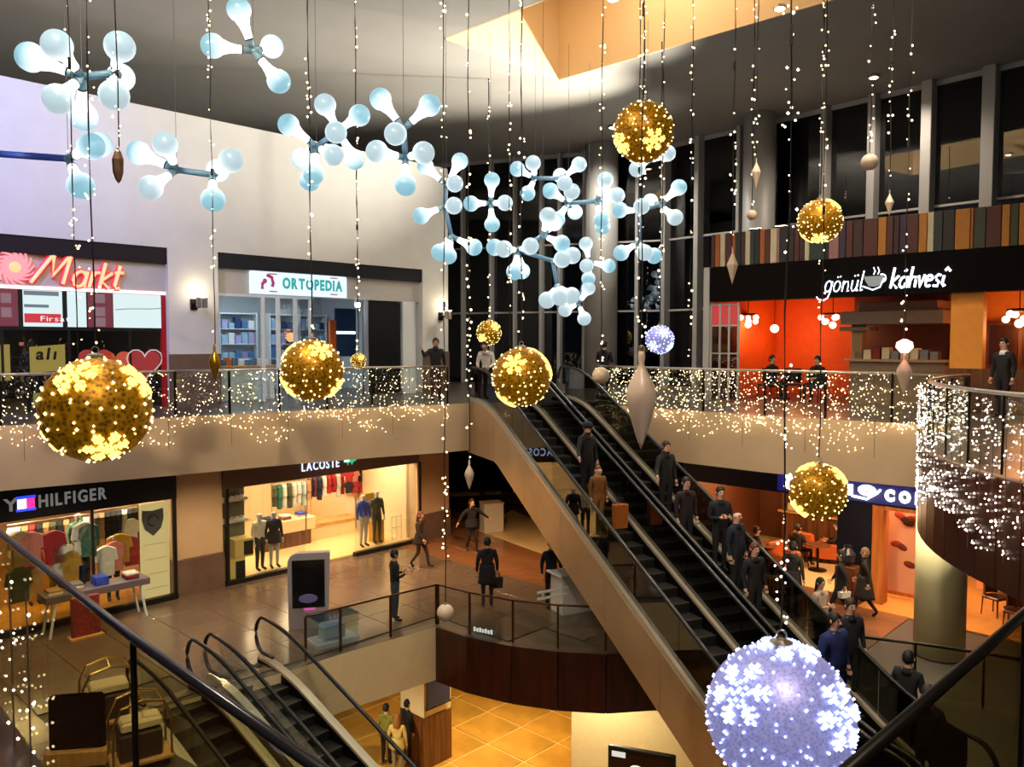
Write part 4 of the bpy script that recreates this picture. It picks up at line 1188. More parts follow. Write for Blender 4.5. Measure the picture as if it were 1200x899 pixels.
for i, (px, zz, c) in enumerate(((18, -2.75, 'tan'), (30, -2.8, 'pink'), (57, -2.85, 'red'), (66, -3.2, 'white'), (93, -2.75, 'white'), (97, -2.8, 'green'), (14, -3.6, 'olive'), (75, -3.4, 'mustard'))):
    garment(WL, ax(WL, px, .5), .5, zz, .5, .8, cl[c], c + ' garment at the left window of the black fascia shop, %s' % ORD[i], 'garments at the left window')
# --- pale shop with crocodile sign
t = frame_thing('shop_sign', 'brown shop fascia with pale capitals and a green lizard emblem', 'sign', WL, 1.35, -.02, -1.9)
BB(0, 6.87, -.06, .3, -.42, .62, .01).build('fascia', pm('mauve_brown_fascia', '#6a5248', .4, metal=.2), t)
word('LACOSTE', ax(WL, 350) - 1.35, -.08, -.2, .36, t, em('sign_blue_white', '#c8dcff', 1.4), ext=.012, off=.002, width=ax(WL, 394) - ax(WL, 350), gap=.18)
E_croc = em('croc_green', '#1fb07a', .9)
cp_ = [(0, .02), (.1, .1), (.22, .14), (.36, .17), (.52, .15), (.66, .1), (.82, .16), (.98, .24), (.84, .1), (.7, .0), (.56, -.03), (.5, -.12), (.44, -.04), (.3, -.03), (.26, -.12), (.2, -.03), (.06, -.02)]
n = len(cp_); m = MB(); xo = ax(WL, 399) - 1.35
m.add([(xo + a * .62, -.1, -.08 + b * .9) for a, b in cp_] + [(xo + a * .62, -.07, -.08 + b * .9) for a, b in cp_], [tuple(range(n)), tuple(range(2 * n - 1, n - 1, -1))] + [(i, n + i, n + (i + 1) % n, (i + 1) % n) for i in range(n)])
m.build('lizard_emblem', E_croc, t)
B(xo + .02, xo + .2, -.105, -.1, -.08, .03).build('emblem_highlight', em('croc_white', '#e0fff4', 1.6), t)
t = frame_thing('glazed_storefront', 'frameless glass front of the pale clothes shop', 'window', WL, 1.35, 0, ZF)
for px in (263, 491): x = ax(WL, px) - 1.35; B(x - .04, x + .04, -.04, .06, 0, 2.7).build('frame_post', M_black, t)
xa, xb = ax(WL, 355) - 1.35, ax(WL, 414) - 1.35
B(.05, xa, -.05, .12, 0, .12).build('plinth', M_black, t); B(xb, ax(WL, 489) - 1.35, -.05, .12, 0, .12).build('plinth', M_black, t)
for a, b in ((.06, (xa) / 2), (xa / 2 + .02, xa), (xb, (xb + 6.8) / 2), ((xb + 6.8) / 2 + .02, 6.78)): B(a, b, 0, .012, .12, 2.68).build('glass_pane', M_glass, t)
for x in (xa, xb): MB().cyl((x, -.06, .9), (x, -.06, 1.9), .02).build('door_handle', M_steel, t)
sbox('floor', WL, 1.35, 8.2, .12, 7, ZF, ZF + .05, pm('shop_floor_cream', '#e0c48c', .3))
for i, (x, y) in enumerate(((2.6, 1.2), (5.0, 1.6), (7.2, 1.2), (3.8, 4.2), (6.4, 4.4))):
    ceiling_light('warm white ceiling panel in the pale clothes shop, %s' % ('front left', 'front middle', 'front right', 'rear left', 'rear right')[i], WL, x, y, -1.75, 1.3, .8, E_warm, 'shop ceiling lights')
# left display wall of shoes
t = frame_thing('shoe_wall', 'grey green display wall of pale shoes at the left of the pale shop', 'display', WL, 1.42, .7, ZF + .05)
BB(0, .95, 0, .1, 0, 2.9, .01).build('panel', pm('grey_green_panel', '#6a6c58', .6), t)
for z in (1.55, 2.15): B(.02, .92, -.24, 0, z, z + .03).build('ledge', fr_m, t)
shoe = MB(); shoe.bbox(-.045, .045, -.14, .12, 0, .06, .02); shoe.bbox(-.04, .04, -.0, .12, .06, .11, .015)
sme = shoe.mesh('shoe', cl['white'])
for z in (1.58, 2.18):
    for i in range(6):
        o = link('shoe', sme, None, fr(WL, 1.52 + .15 * i, .55, ZF + .05 + z), WL[1] + .5); tag(o, 'pale shoe on the %s ledge of the grey green wall, %s from the left' % ('lower' if z < 2 else 'upper', ORD[i]), 'shoe', 'pale shoes on the wall ledges')
for k, (x, z0, z1) in enumerate(((1.5, 0, .62), (1.75, .62, 1.15))):
    t = frame_thing('display_cube', ('lower', 'upper')[k] + ' yellow display cube with a black bag at the left of the pale shop', 'display', WL, x, .1, ZF + .05 + z0)
    BB(0, .55, 0, .45, 0, z1 - z0 - .01, .01).build('body', pm('pale_yellow', '#e0c87c', .5), t)
    B(.26, .54, -.012, 0, .06, z1 - z0 - .08).build('black_bag_print', M_black, t)
t = frame_thing('sales_counter', 'pale counter with folded clothes in the middle of the pale shop', 'counter', WL, ax(WL, 305, 2.2), 2.2, ZF + .05)
BB(0, 1.9, 0, .7, .5, .9, .02).build('body', M_cream, t); BB(.1, 1.8, .1, .6, 0, .5, .01).build('base', M_woodm, t)
for i in range(3): folded(WL, ax(WL, 305, 2.2) + .35 + .6 * i, 2.5, ZF + .95, 3, [['plum', 'white', 'navy'], ['red', 'grey', 'white'], ['white', 'tan', 'blue']][i], 'folded garment, pale shop counter, pile %s from the left' % ('one', 'two', 'three')[i], 'folded clothes on the pale counter')
t = frame_thing('sales_counter', 'long low pale bench deep in the pale shop', 'counter', WL, ax(WL, 355, 2.6), 2.5, ZF + .05)
BB(0, 2.0, 0, .6, 0, .5, .02).build('body', M_cream, t); BB(-.05, 2.05, -.05, .65, .5, .56, .01).build('top', M_woodl, t)
rail('clothes rail with green and white tops in the pale shop', WL, ax(WL, 316, 3.4), ax(WL, 362, 3.4), 3.4, ZF + .05, 1.95, ['olive', 'green', 'white', 'olive', 'white', 'white', 'sky', 'tan'], 'garment on the left rail of the pale shop', 'garments on the pale shop left rail')
rail('clothes rail with plum and red tops in the pale shop', WL, ax(WL, 358, 3.6), ax(WL, 408, 3.6), 3.6, ZF + .05, 2.0, ['plum', 'plum', 'navy', 'white', 'red', 'red', 'white', 'red', 'grey'], 'garment on the middle rail of the pale shop', 'garments on the pale shop middle rail')
# wall of red and striped tops
ix = 0
for r_ in range(3):
    for i in range(6):
        garment(WL, ax(WL, 408, 3.1) + i * .27, 3.15, ZF + 2.55 - r_ * .40 - .03 * i, .32, .42, cl[['red', 'grey', 'red', 'pink', 'black', 'red'][(i + r_ * 2) % 6]], 'top on the red clothes wall of the pale shop, %s in the %s row' % (ORD[i], ORD[r_]), 'tops on the red clothes wall', drz=-.3)
struct('wall_display', B(ax(WL, 404, 3.3), 8.15, 3.3, 3.4, ZF, -1.65), pm('pink_cream', '#f0d8c0', .7), loc=(WL[0].x, WL[0].y, 0), rz=WL[1]).name = 'wall_shop'
t = frame_thing('display_cube', 'mustard display block beside the mannequins', 'display', WL, 7.0, .7, ZF + .05)
BB(0, .35, 0, .4, 0, .75, .01).build('body', cl['mustard'], t); BB(-.2, .5, .5, .56, .55, 1.6, .01).build('back_board', pm('mustard_board', '#b8922c', .5), t)
t = frame_thing('wire_stand', 'small white wire stand beside the mustard block', 'rack', WL, 7.5, .5, ZF + .05)
for x in (0, .2, .4): MB().cyl((x, 0, 0), (x, 0, .85), .012).build('rod', fr_m, t)
for z in (.1, .45, .82): MB().cyl((0, 0, z), (.4, 0, z), .012).build('rail', fr_m, t)
# ================================================================== RIGHT UPPER COFFEE HOUSE
shell(WR, -3.75, 9, 4.2, 0, 3.2, M_orange, pm('orange_ceiling', '#c05a20', .7), 'coffee')
t = frame_thing('shop_fascia', 'dark fascia of the coffee house with white script lettering and a cup emblem', 'sign', WR, -3.75, -.1, 2.84)
BB(0, 13, 0, .45, 0, .98, .01).build('fascia_board', pm('dark_brown_fascia', '#0c0807', .9, spec=.08), t)
E_wsig = em('sign_white_blue', '#e8f0ff', 3.2)
def rx(px): return ax(WR, px, -.1) + 3.75
# script lettering: strokes swept as tubes, one per letter
def stroke_letter(paths, x, z, h, r, mat, parent, lean=.18, name='letter'):
    m = MB()
    for p in paths: m.tube([(x + (a + lean * b) * h, -.03, z + b * h) for a, b in p], r, 5)
    return m.build(name, mat, parent)
def circ(cx, cy, rx_, ry_, a0, a1, n=10): return [(cx + rx_ * math.cos(a0 + (a1 - a0) * i / n), cy + ry_ * math.sin(a0 + (a1 - a0) * i / n)) for i in range(n + 1)]
G = {'g': ([circ(.3, .3, .25, .28, .4, 6.4), [(.55, .55), (.52, 0), (.4, -.3), (.1, -.42), (-.3, -.36), (-.5, -.22)]], .72),
     'o': ([circ(.27, .28, .25, .27, 1.2, 7.5)], .66), 'O': ([circ(.27, .28, .25, .27, 1.2, 7.5), [(.2, .72), (.23, .78)], [(.4, .74), (.43, .8)]], .68),
     'n': ([[(.05, .55), (.05, 0)], [(.05, .3), (.2, .5), (.4, .5), (.46, .3), (.46, 0), (.58, .04)]], .68),
     'U': ([[(.05, .55), (.05, .15), (.18, 0), (.36, .05), (.46, .25), (.48, .55)], [(.48, .3), (.5, 0), (.6, .04)], [(.15, .74), (.18, .8)], [(.38, .76), (.41, .82)]], .7),
     'l': ([[(.08, 1.0), (.04, .3), (.1, 0), (.24, .06)]], .3),
     'k': ([[(.06, 1.0), (.04, 0)], [(.48, .6), (.06, .28), (.5, 0)]], .6),
     'A': ([circ(.27, .27, .24, .26, .4, 6.5), [(.52, .55), (.5, .1), (.6, .0)], [(.25, .78), (.38, .88)]], .68),
     'h': ([[(.06, 1.0), (.05, 0)], [(.05, .32), (.2, .52), (.4, .5), (.44, .3), (.46, 0)]], .6),
     'v': ([[(.02, .55), (.2, 0), (.42, .58)]], .5),
     'e': ([[(.04, .28), (.46, .34)] + circ(.26, .28, .22, .27, .3, 5.4)], .58),
     's': ([[(.42, .5), (.25, .56), (.08, .45), (.2, .3), (.38, .2), (.3, .02), (.02, .04)]], .52),
     'i': ([[(.1, .5), (.08, .1), (.18, 0), (.3, .06)], [(.12, .72), (.28, .86), (.36, .76)]], .4)}
def script(s, x0, x1, z, h, r, mat, parent):
    tot = sum(G[c][1] for c in s); k = (x1 - x0) / (tot * h); x = x0
    for c in s:
        ps, wd = G[c]
        stroke_letter([[(a * k, b) for a, b in p] for p in ps], x, z, h, r, mat, parent); x += wd * h * k
script('gOnUl', rx(964), rx(1010), .13, .5, .016, E_wsig, t)
script('kAhvesi', rx(1041), rx(1107), .16, .5, .03, E_wsig, t)
MB().ball((rx(1111), -.04, .52), .03, 8, 6).build('dot', E_wsig, t)
xc = rx(1024)
m = MB(); m.lathe([(.0, -.16), (.12, -.14), (.2, -.02), (.24, .1), (.22, .1)], 14, (0, 0, 0))
o = m.build('cup_emblem', em('cup_silver', '#a8a8a4', .5), t, loc=(xc - .04, -.02, .38)); o.scale = (1, .25, 1)
MB().tube([(xc + .16 + .1 * math.cos(a), -.04, .42 + .1 * math.sin(a)) for a in [q * .5 - 1.6 for q in range(8)]], .015, 5).build('cup_handle', E_wsig, t)
m = MB(); m.tube([(xc - .3, -.04, .24), (xc - .05, -.04, .14), (xc + .12, -.04, .2), (xc + .22, -.04, .42)], .016, 5); m.build('saucer_swoosh', E_wsig, t)
for dx in (-.04, .06): MB().tube([(xc + dx, -.04, .52), (xc + dx + .04, -.04, .6), (xc + dx, -.04, .7)], .012, 5).build('steam_line', E_wsig, t)
# coloured slat band above the fascia
t = frame_thing('slat_band', 'band of upright coloured slats above the coffee house fascia', 'cladding', WR, -3.75, -.10, 3.84)
pal = {k: pm('slat_' + k, h, .6, noise=.06) for k, h in dict(or_='#86481a', wh='#a89e84', rb='#42180f', dk='#171212', te='#1a2628', am='#966014', pu='#281830', pk='#7c5858', gr='#2c3220', br='#2a0e0e').items()}
def slats(spec):
    x = ax(WR, 834) + 3.75; i = 0
    for px, c in spec:
        x1 = ax(WR, px) + 3.75; n = max(1, round((x1 - x) / .34))
        for q in range(n):
            a, b = x + (x1 - x) * q / n, x + (x1 - x) * (q + 1) / n
            BB(a + .008, b - .008, 0, .06 + .012 * (i % 3), 0, .93, .008).build('slat', pal[c], t); i += 1
        x = x1
slats([(838, 'rb'), (844, 'or_'), (850, 'wh'), (857, 'rb'), (862, 'or_'), (868, 'dk'), (873, 'br'), (879, 'wh'), (884, 'te'), (890, 'dk'), (896, 'or_'), (902, 'rb'), (910, 'wh'), (913, 'pk'), (930, 'dk'), (936, 'rb'), (942, 'br'), (948, 'wh'), (966, 'te'), (970, 'dk'), (982, 'pk'), (990, 'pu'), (998, 'rb'), (1010, 'br'), (1027, 'rb'), (1037, 'am'), (1045, 'rb'), (1052, 'br'), (1060, 'pu'), (1074, 'rb'), (1084, 'am'), (1092, 'wh'), (1102, 'te'), (1116, 'dk'), (1134, 'am'), (1138, 'or_'), (1152, 'gr'), (1170, 'rb'), (1180, 'am'), (1190, 'gr'), (1201, 'am'), (1220, 'rb'), (1240, 'am'), (1275, 'dk')])
sbox('wall_right', WR, -3.8, 9.5, .06, .5, 3.84, 4.77, M_shopdark)
sbox('wall_right', WR, -3.95, -3.76, -.1, 4.3, 0, 3.84, M_fin)
sbox('ceiling', WR, -3.8, 9.5, .5, 4.2, 4.6, 4.72, M_shopdark)
# red glazed panel at the left of the opening
t = frame_thing('glass_screen', 'red and grey glazed screen at the left end of the coffee house', 'partition', WR, ax(WR, 833), .0, 0)
wd = ax(WR, 865) - ax(WR, 833)
for x in (0, wd / 3, 2 * wd / 3, wd): BB(x - .03, x + .03, -.03, .03, 0, 2.8, .005).build('frame_post', M_fin, t)
for z in (1.35, 2.15, 2.75): B(0, wd, -.025, .025, z - .02, z + .02).build('frame_rail', M_fin, t)
E_rp = em('red_lit_panel', '#c01818', .7)
for q in range(3):
    B(q * wd / 3 + .03, (q + 1) * wd / 3 - .03, 0, .012, 2.17, 2.73).build('red_pane', E_rp, t)
    B(q * wd / 3 + .03, (q + 1) * wd / 3 - .03, 0, .012, 1.37, 2.13).build('glass_pane', M_glassd, t)
    B(q * wd / 3 + .03, (q + 1) * wd / 3 - .03, 0, .012, .05, 1.33).build('glass_pane', M_glassd, t)
# chandeliers of small round lamps
E_pinkl = em('pink_lamp', '#ffb090', 6)
def chandelier(label, px, y, z, n, R_):
    t = frame_thing('chandelier', label, 'lamp', WR, ax(WR, px, y), y, z, 'coffee house chandeliers')
    MB().cyl((0, 0, .15), (0, 0, 3.15 - z), .012).build('stem', M_dkmetal, t)
    MB().lathe([(R_ * .9, .14), (R_, .16), (R_, .19), (R_ * .9, .21)], 16).build('ring', M_dkmetal, t)
    for i in range(n):
        a = 2 * PI * i / n
        MB().ball((R_ * math.cos(a), R_ * math.sin(a), .08 - .12 * (i % 2)), .085, 10, 7).build('globe', E_pinkl, t)
    MB().ball((0, 0, -.14), .1, 10, 7).build('globe', E_pinkl, t)
chandelier('small round lamp chandelier at the left in the orange coffee house', 876, 2.0, 2.35, 6, .26)
chandelier('small round lamp chandelier left of the counter hood', 975, 2.0, 2.3, 7, .32)
chandelier('small round lamp chandelier at the far right in front of the amber wall', 1193, 1.0, 2.25, 6, .28)
t = frame_thing('pendant_lamp', 'single pink pendant globe in the orange coffee house', 'lamp', WR, ax(WR, 907, 3), 3, 2.1)
MB().ball((0, 0, 0), .13, 12, 8).build('globe', E_pinkl, t); MB().cyl((0, 0, .12), (0, 0, 1.05), .01).build('cord', CORD, t)
p = at(1060, 407, 9.9)
t = thing('pendant_lamp', 'pink glowing lamp on top of the cream finial before the counter', 'lamp', p); MB().lathe([(.02, .1), (.09, .06), (.1, 0), (.04, -.07)], 12).build('shade', em('pink_shade', '#ff9a88', 5), t)
# counter with hood
t = frame_thing('service_counter', 'stone coloured coffee counter with a broad hood on a pillar', 'counter', WR, ax(WR, 995, 1.2), 1.2, 0)
cw = ax(WR, 1108, 1.2) - ax(WR, 995, 1.2)
stn = pm('taupe_stone', '#8a7258', .5, noise=.1)
BB(0, cw, 0, .8, 0, 1.15, .02).build('counter_body', stn, t); BB(-.1, cw + .1, -.1, .9, 1.15, 1.22, .02).build('counter_top', pm('taupe_top', '#a88c6a', .35), t)
BB(-.2, cw, -.2, 1.6, 2.15, 2.5, .03).build('hood', stn, t); BB(.2, cw - .2, 0, 1.4, 2.5, 2.75, .03).build('hood_top', stn, t)
BB(.0, .3, .1, .4, 1.22, 2.15, .02).build('pillar', pm('tan_pillar', '#b08a5a', .5), t); BB(-.25, .55, -.1, .6, 1.98, 2.08, .01).build('pillar_cap', stn, t)
sbox('wall_coffee', WR, ax(WR, 1000, 3), ax(WR, 1110, 3), 3, 3.1, 0, 3.2, pm('brown_back', '#4a2414', .6))
rm = [pm('machine_red', '#8a2418', .4), M_steel, M_black, M_cream]
goods_row('dark coffee machine or jar on the stone coloured counter', 'counter_jar', WR, ax(WR, 1000, 1.3), ax(WR, 1100, 1.3), 1.3, 1.22, 9, rm, .15, .42, 'jars on the coffee counter', dep=.3, cat='jar')
sbox('wall_right', WR, ax(WR, 1112), ax(WR, 1150), .05, .35, 0, 2.84, M_orange2)
sbox('wall_coffee', WR, ax(WR, 1150, 3), 9, 2.8, 2.9, 0, 3.2, M_orange2)
sbox('wall_right', WR, ax(WR, 1112), 9, -.02, .04, 0, 1.05, M_woodm)
t = frame_thing('display_cabinet', 'brown wooden cabinet on the amber wall at the far right', 'cabinet', WR, ax(WR, 1155, 2.5), 2.33, 0)
BB(0, 1.6, 0, .4, 0, 2.2, .02).build('body', M_woodm, t)
for q in range(2): BB(.1 + q * .75, .75 + q * .75, -.03, .0, 1.1, 2.1, .01).build('door', M_woodd, t)
# round backed chairs and tables
def cafe_chair(label, loc, rz, mat, fab, group):
    t = thing('cafe_chair', label, 'chair', loc, rz, group)
    BB(-.22, .22, -.22, .22, .42, .48, .02).build('seat', fab, t)
    m = MB(); vs = []; K = 8
    for i in range(K + 1):
        a = PI * (.12 + .76 * i / K)
        for r, z in ((.22, .5), (.25, .5), (.25, .92), (.22, .92)): vs.append((r * math.cos(a), .02 + r * math.sin(a), z))
    fs = [(0, 1, 2, 3), (K * 4 + 3, K * 4 + 2, K * 4 + 1, K * 4)]
    for i in range(K):
        for k in range(4): q = (k + 1) % 4; fs.append((i * 4 + k, i * 4 + 4 + k, i * 4 + 4 + q, i * 4 + q))
    m.add(vs, fs).build('backrest', fab, t)
    for x in (-.19, .19):
        for y in (-.19, .19): MB().cyl((x, y, .43), (x * 1.1, y * 1.1, 0), .02, .014, 8).build('leg', mat, t)
    return t
def cafe_table(label, loc, group, R_=.38, mat=None):
    t = thing('cafe_table', label, 'table', loc, 0, group)
    MB().lathe([(R_ - .02, .72), (R_, .73), (R_, .75), (R_ - .02, .76)], 20).build('table_top', mat or M_woodm, t)
    MB().cyl((0, 0, .02), (0, 0, .72), .035).build('stem', M_dkmetal, t); MB().lathe([(.26, 0), (.26, .02), (.05, .05)], 16).build('foot', M_dkmetal, t)
    return t
blk = pm('black_leather', '#141012', .5)
for i, (px, y) in enumerate(((900, .9), (930, 1.3), (955, .9))):
    p = fr(WR, ax(WR, px, y), y, 0)
    cafe_chair('dark rounded chair in the orange coffee house, %s of the front row' % ('left', 'middle', 'right')[i], p, random.uniform(-1, 1), M_woodd, blk, 'coffee house chairs')
cafe_table('round table in the orange coffee house behind the light curtain', fr(WR, ax(WR, 915, 1.6), 1.7, 0), 'coffee house tables')
for px, y, e in ((880, 1.7, 20), (930, 3.0, 30), (975, 2.2, 28), (1193, 1.4, 45)):  # bare point lamps near the chandeliers; the deepest one is added
    l = bpy.data.lights.new('coffee_lamp', 'POINT'); l.energy = e; l.color = (1, .36, .10); l.shadow_soft_size = .25
    lo = bpy.data.objects.new('coffee_lamp', l); COL.objects.link(lo); lo.location = fr(WR, ax(WR, px, y), y, 1.95)

# ================================================================== RIGHT LOWER CAFE (middle floor)
shell(WR, -4.6, 9, 4.95, ZF, -1.6, pm('cafe_brown', '#6a3c20', .6), pm('cafe_ceiling', '#4a2c1c', .7), 'cafe')
t = frame_thing('shop_sign', 'deep blue cafe fascia with round white letters and a cup emblem', 'sign', WR, -4.6, -.06, -2.2)
BB(0, 11, 0, .4, -.25, .85, .01).build('fascia', pm('blue_sign', '#0a1040', .3), t)
B(3.0, 9.5, -.012, 0, -.2, .3).build('lit_blue_band', em('blue_band', '#101c90', .32), t)
E_cw = em('cafe_letter', '#eef2ff', 4.0)
def lx(px): return ax(WR, px, -.06) + 4.6
word('y', lx(921), -.03, .08, .55, t, E_cw, ext=.02, off=.02, width=.28)
word('u', lx(989), -.03, -.04, .48, t, E_cw, ext=.02, off=.03, width=.3)
word('COF', lx(1041), -.03, -.08, .36, t, E_cw, ext=.02, off=.025, width=lx(1085) - lx(1041), gap=.35)
m = MB(); m.ball((0, 0, 0), .23, 16, 8, (1, .15, .62)); m.build('cup_emblem', E_cw, t, loc=(lx(1020), -.04, .1))
MB().tube([(lx(1007) - .1, -.05, -.08), (lx(1020), -.05, -.12), (lx(1032), -.05, .06), (lx(1036), -.05, .16)], .03, 6).build('saucer', E_cw, t)
MB().tube([(lx(1020) + .06 * math.cos(a), -.09, .12 + .05 * math.sin(a)) for a in [q * .8 for q in range(8)]], .014, 5, True).build('cup_mark', pm('sign_navy', '#18205a', .5), t)
# navy wall panel, orange door frame with poster
navy = pm('navy_wall', '#0c0e22', .5)
sbox('wall_cafe', WR, ax(WR, 985), ax(WR, 1026), .0, .3, ZF, -2.4, navy)
t = frame_thing('door_frame', 'tall orange wood frame beside the navy wall panel', 'door frame', WR, ax(WR, 1027), -.05, ZF)
ofm = wood('orange_wood', '#b8642a', '#d88a48', .4)
BB(0, .28, 0, .4, 0, 2.62, .01).build('jamb', ofm, t); BB(.28, 1.6, 0, .2, 2.45, 2.62, .01).build('lintel', ofm, t)
t = frame_thing('wall_poster', 'pink poster of coffee beans and a cup in an orange frame', 'poster', WR, ax(WR, 1038, .8), .8, ZF + .1)
pw = 1.9
BB(0, pw, 0, .08, 0, 2.4, .01).build('frame', ofm, t); B(.1, pw, -.01, 0, .1, 2.3).build('print', pm('poster_pink', '#e0a888', .6), t)
beans = [pm('bean_brown', '#6a2c1c', .5), pm('bean_dark', '#3a1810', .5), pm('bean_red', '#983a28', .5)]
for i in range(20):
    x, z = random.uniform(.3, pw - .2), random.uniform(.5, 2.2)
    m = MB(); m.ball((0, 0, 0), .15, 12, 6, (1, .12, .6)); o = m.build('bean', beans[i % 3], t, loc=(x, -.012, z)); o.rotation_euler = (0, random.uniform(-.6, .6), 0)
MB().lathe([(.08, -.16), (.16, 0), (.18, .14)], 14).build('cup_picture', M_white, t, loc=(1.2, -.03, 1.6)).scale = (1, .15, 1)
l = bpy.data.lights.new('cafe_lamp', 'AREA'); l.energy = 220; l.color = (1, .6, .32); l.size = 1.2
lo = bpy.data.objects.new('cafe_lamp', l); COL.objects.link(lo); lo.location = fr(WR, ax(WR, 1060, .9), .9, -1.7)
t = frame_thing('ceiling_light', 'warm ceiling panel over the orange doorway', 'lamp', WR, ax(WR, 1060, .9), .9, -1.68, 'cafe ceiling lights')
BB(-.45, .45, -.3, .3, 0, .06, .01).build('frame', M_dkmetal, t); B(-.4, .4, -.25, .25, -.012, 0).build('diffuser', em('cafe_panel', '#ffb070', 8), t)
# second wall poster right of the column
t = frame_thing('wall_poster', 'bean patterned wall picture right of the yellow column', 'poster', WR, 2.7, 2.6, ZF + .2)
BB(0, 3.4, 0, .06, 0, 2.6, .01).build('board', pm('poster_tan', '#d8906a', .6), t)
for i in range(34):
    m = MB(); m.ball((0, 0, 0), .17, 12, 6, (1, .12, .62)); o = m.build('bean', beans[i % 3], t, loc=(random.uniform(.2, 3.2), -.01, random.uniform(.6, 2.4))); o.rotation_euler = (0, random.uniform(-.8, .8), 0)
sbox('floor', WR, 0.8, 9, -.55, 4.9, ZF - .02, ZF + .02, pm('cafe_orange_floor', '#d09048', .4, noise=.08))
sbox('floor', WR, -4.6, .1, .2, 4.9, ZF - .02, ZF + .02, M_lightfloor)
# cafe counter, shelves and seating at the left
t = frame_thing('service_counter', 'warm wooden cafe counter with a lit canopy behind the gold ball', 'counter', WR, -3.4, 4.1, ZF + .02)
BB(0, 3.2, 0, .7, 0, 1.1, .02).build('body', M_woodm, t); BB(-.1, 3.3, -.1, .8, 1.1, 1.16, .01).build('worktop', M_woodl, t)
BB(-.1, 3.3, -.1, .9, 2.2, 2.42, .02).build('canopy', ofm, t)
for x in (0, 3.1): BB(x, x + .1, 0, .1, 1.16, 2.2, .01).build('post', M_woodm, t)
goods_row('jar on the wooden cafe counter', 'counter_jar', WR, -3.3, -.3, 4.25, ZF + 1.18, 11, [pm('jar_amber', '#c07828', .3), M_cream, M_black, rm[0]], .15, .4, 'jars on the cafe counter', cat='jar')
goods_row('basket of dried leaves on the cafe canopy', 'leaf_basket', WR, -3.3, -.4, 4.1, ZF + 2.44, 7, [pm('leaf_orange', '#b8641c', .7, noise=.4, scale=20), pm('leaf_brown', '#7a4420', .7, noise=.4, scale=20)], .18, .34, 'baskets on the cafe canopy', cat='basket')
for k, (px, y, e) in enumerate(((880, 2.0, 70), (945, 1.6, 80))):
    t = frame_thing('pendant_lamp', ('amber pendant lamp above the cafe counter, left one', 'amber pendant lamp above the cafe seats by the gold ball')[k], 'lamp', WR, ax(WR, px, y), y, -2.7, 'cafe pendant lamps')
    MB().lathe([(.03, .25), (.06, .22), (.2, 0), (.19, -.01), (.05, .2)], 16).build('shade', pm('amber_shade', '#8a4a1c', .5), t); MB().ball((0, 0, .06), .07, 10, 7).build('bulb', em('amber_bulb', '#ffb050', 18), t)
    MB().cyl((0, 0, .24), (0, 0, 1.08), .01).build('cord', CORD, t)
    l = bpy.data.lights.new('pendant_light', 'POINT'); l.energy = e; l.color = (1, .58, .25); l.shadow_soft_size = .1
    lo = bpy.data.objects.new('pendant_light', l); COL.objects.link(lo); lo.parent = t; lo.location = (0, 0, -.12)
armo = pm('orange_leather', '#b85a24', .5)
def armchair(label, loc, rz):
    t = thing('armchair', label, 'chair', loc, rz, 'orange armchairs')
    BB(-.32, .32, -.32, .3, .16, .42, .05).build('seat', armo, t); BB(-.36, .36, .22, .38, .16, .86, .05).build('backrest', armo, t)
    for s in (-1, 1): BB(s * .34 - .07, s * .34 + .07, -.32, .3, .16, .6, .04).build('armrest', armo, t)
    for x in (-.28, .28):
        for y in (-.26, .3): MB().cyl((x, y, 0), (x, y, .17), .02).build('leg', M_dkmetal, t)
for i, (px, py) in enumerate(((948, 636), (918, 652), (972, 640))):
    p = on(px, py + 18, ZF + .02); armchair('orange armchair below the gold ball in the cafe, %s' % ('centre one', 'nearest to the escalator', 'rightmost one')[i], (p.x, p.y, ZF + .02), (2.2, .6, -2.0)[i])
for i, (px, py) in enumerate(((958, 668), (896, 668))):
    p = on(px, py, ZF + .02); cafe_table(('small dark cafe table between the orange armchairs', 'small dark cafe table close to the escalator')[i], (p.x, p.y, ZF + .02), 'cafe tables', .36)
for i, (px, py) in enumerate(((1166, 722), (1196, 700), (1190, 740))):
    p = on(px, py, ZF); cafe_chair('dark wooden chair by the bean picture, %s' % ('left one', 'one behind the table', 'front right one')[i], (p.x, p.y, ZF + .02), (.4, 2.6, -.8)[i], M_woodd, M_woodd, 'chairs right of the yellow column')
p = on(1190, 715, ZF); cafe_table('dark round table beside the wooden chairs at far right', (p.x, p.y, ZF + .02), 'cafe tables', .42, M_woodd)
o = frame_thing('ornament_stand', 'dark pedestal display against the navy wall panel', 'display', WR, ax(WR, 1000, -.4), -.5, ZF)
BB(-.25, .25, -.2, .2, 0, 1.0, .02).build('pedestal', M_woodm, o)
MB().lathe([(.08, 1.0), (.17, 1.12), (.19, 1.3), (.08, 1.45), (.1, 1.52)], 14).build('vase', pm('glazed_dark', '#2c2c3a', .3, noise=.5, scale=12), o)

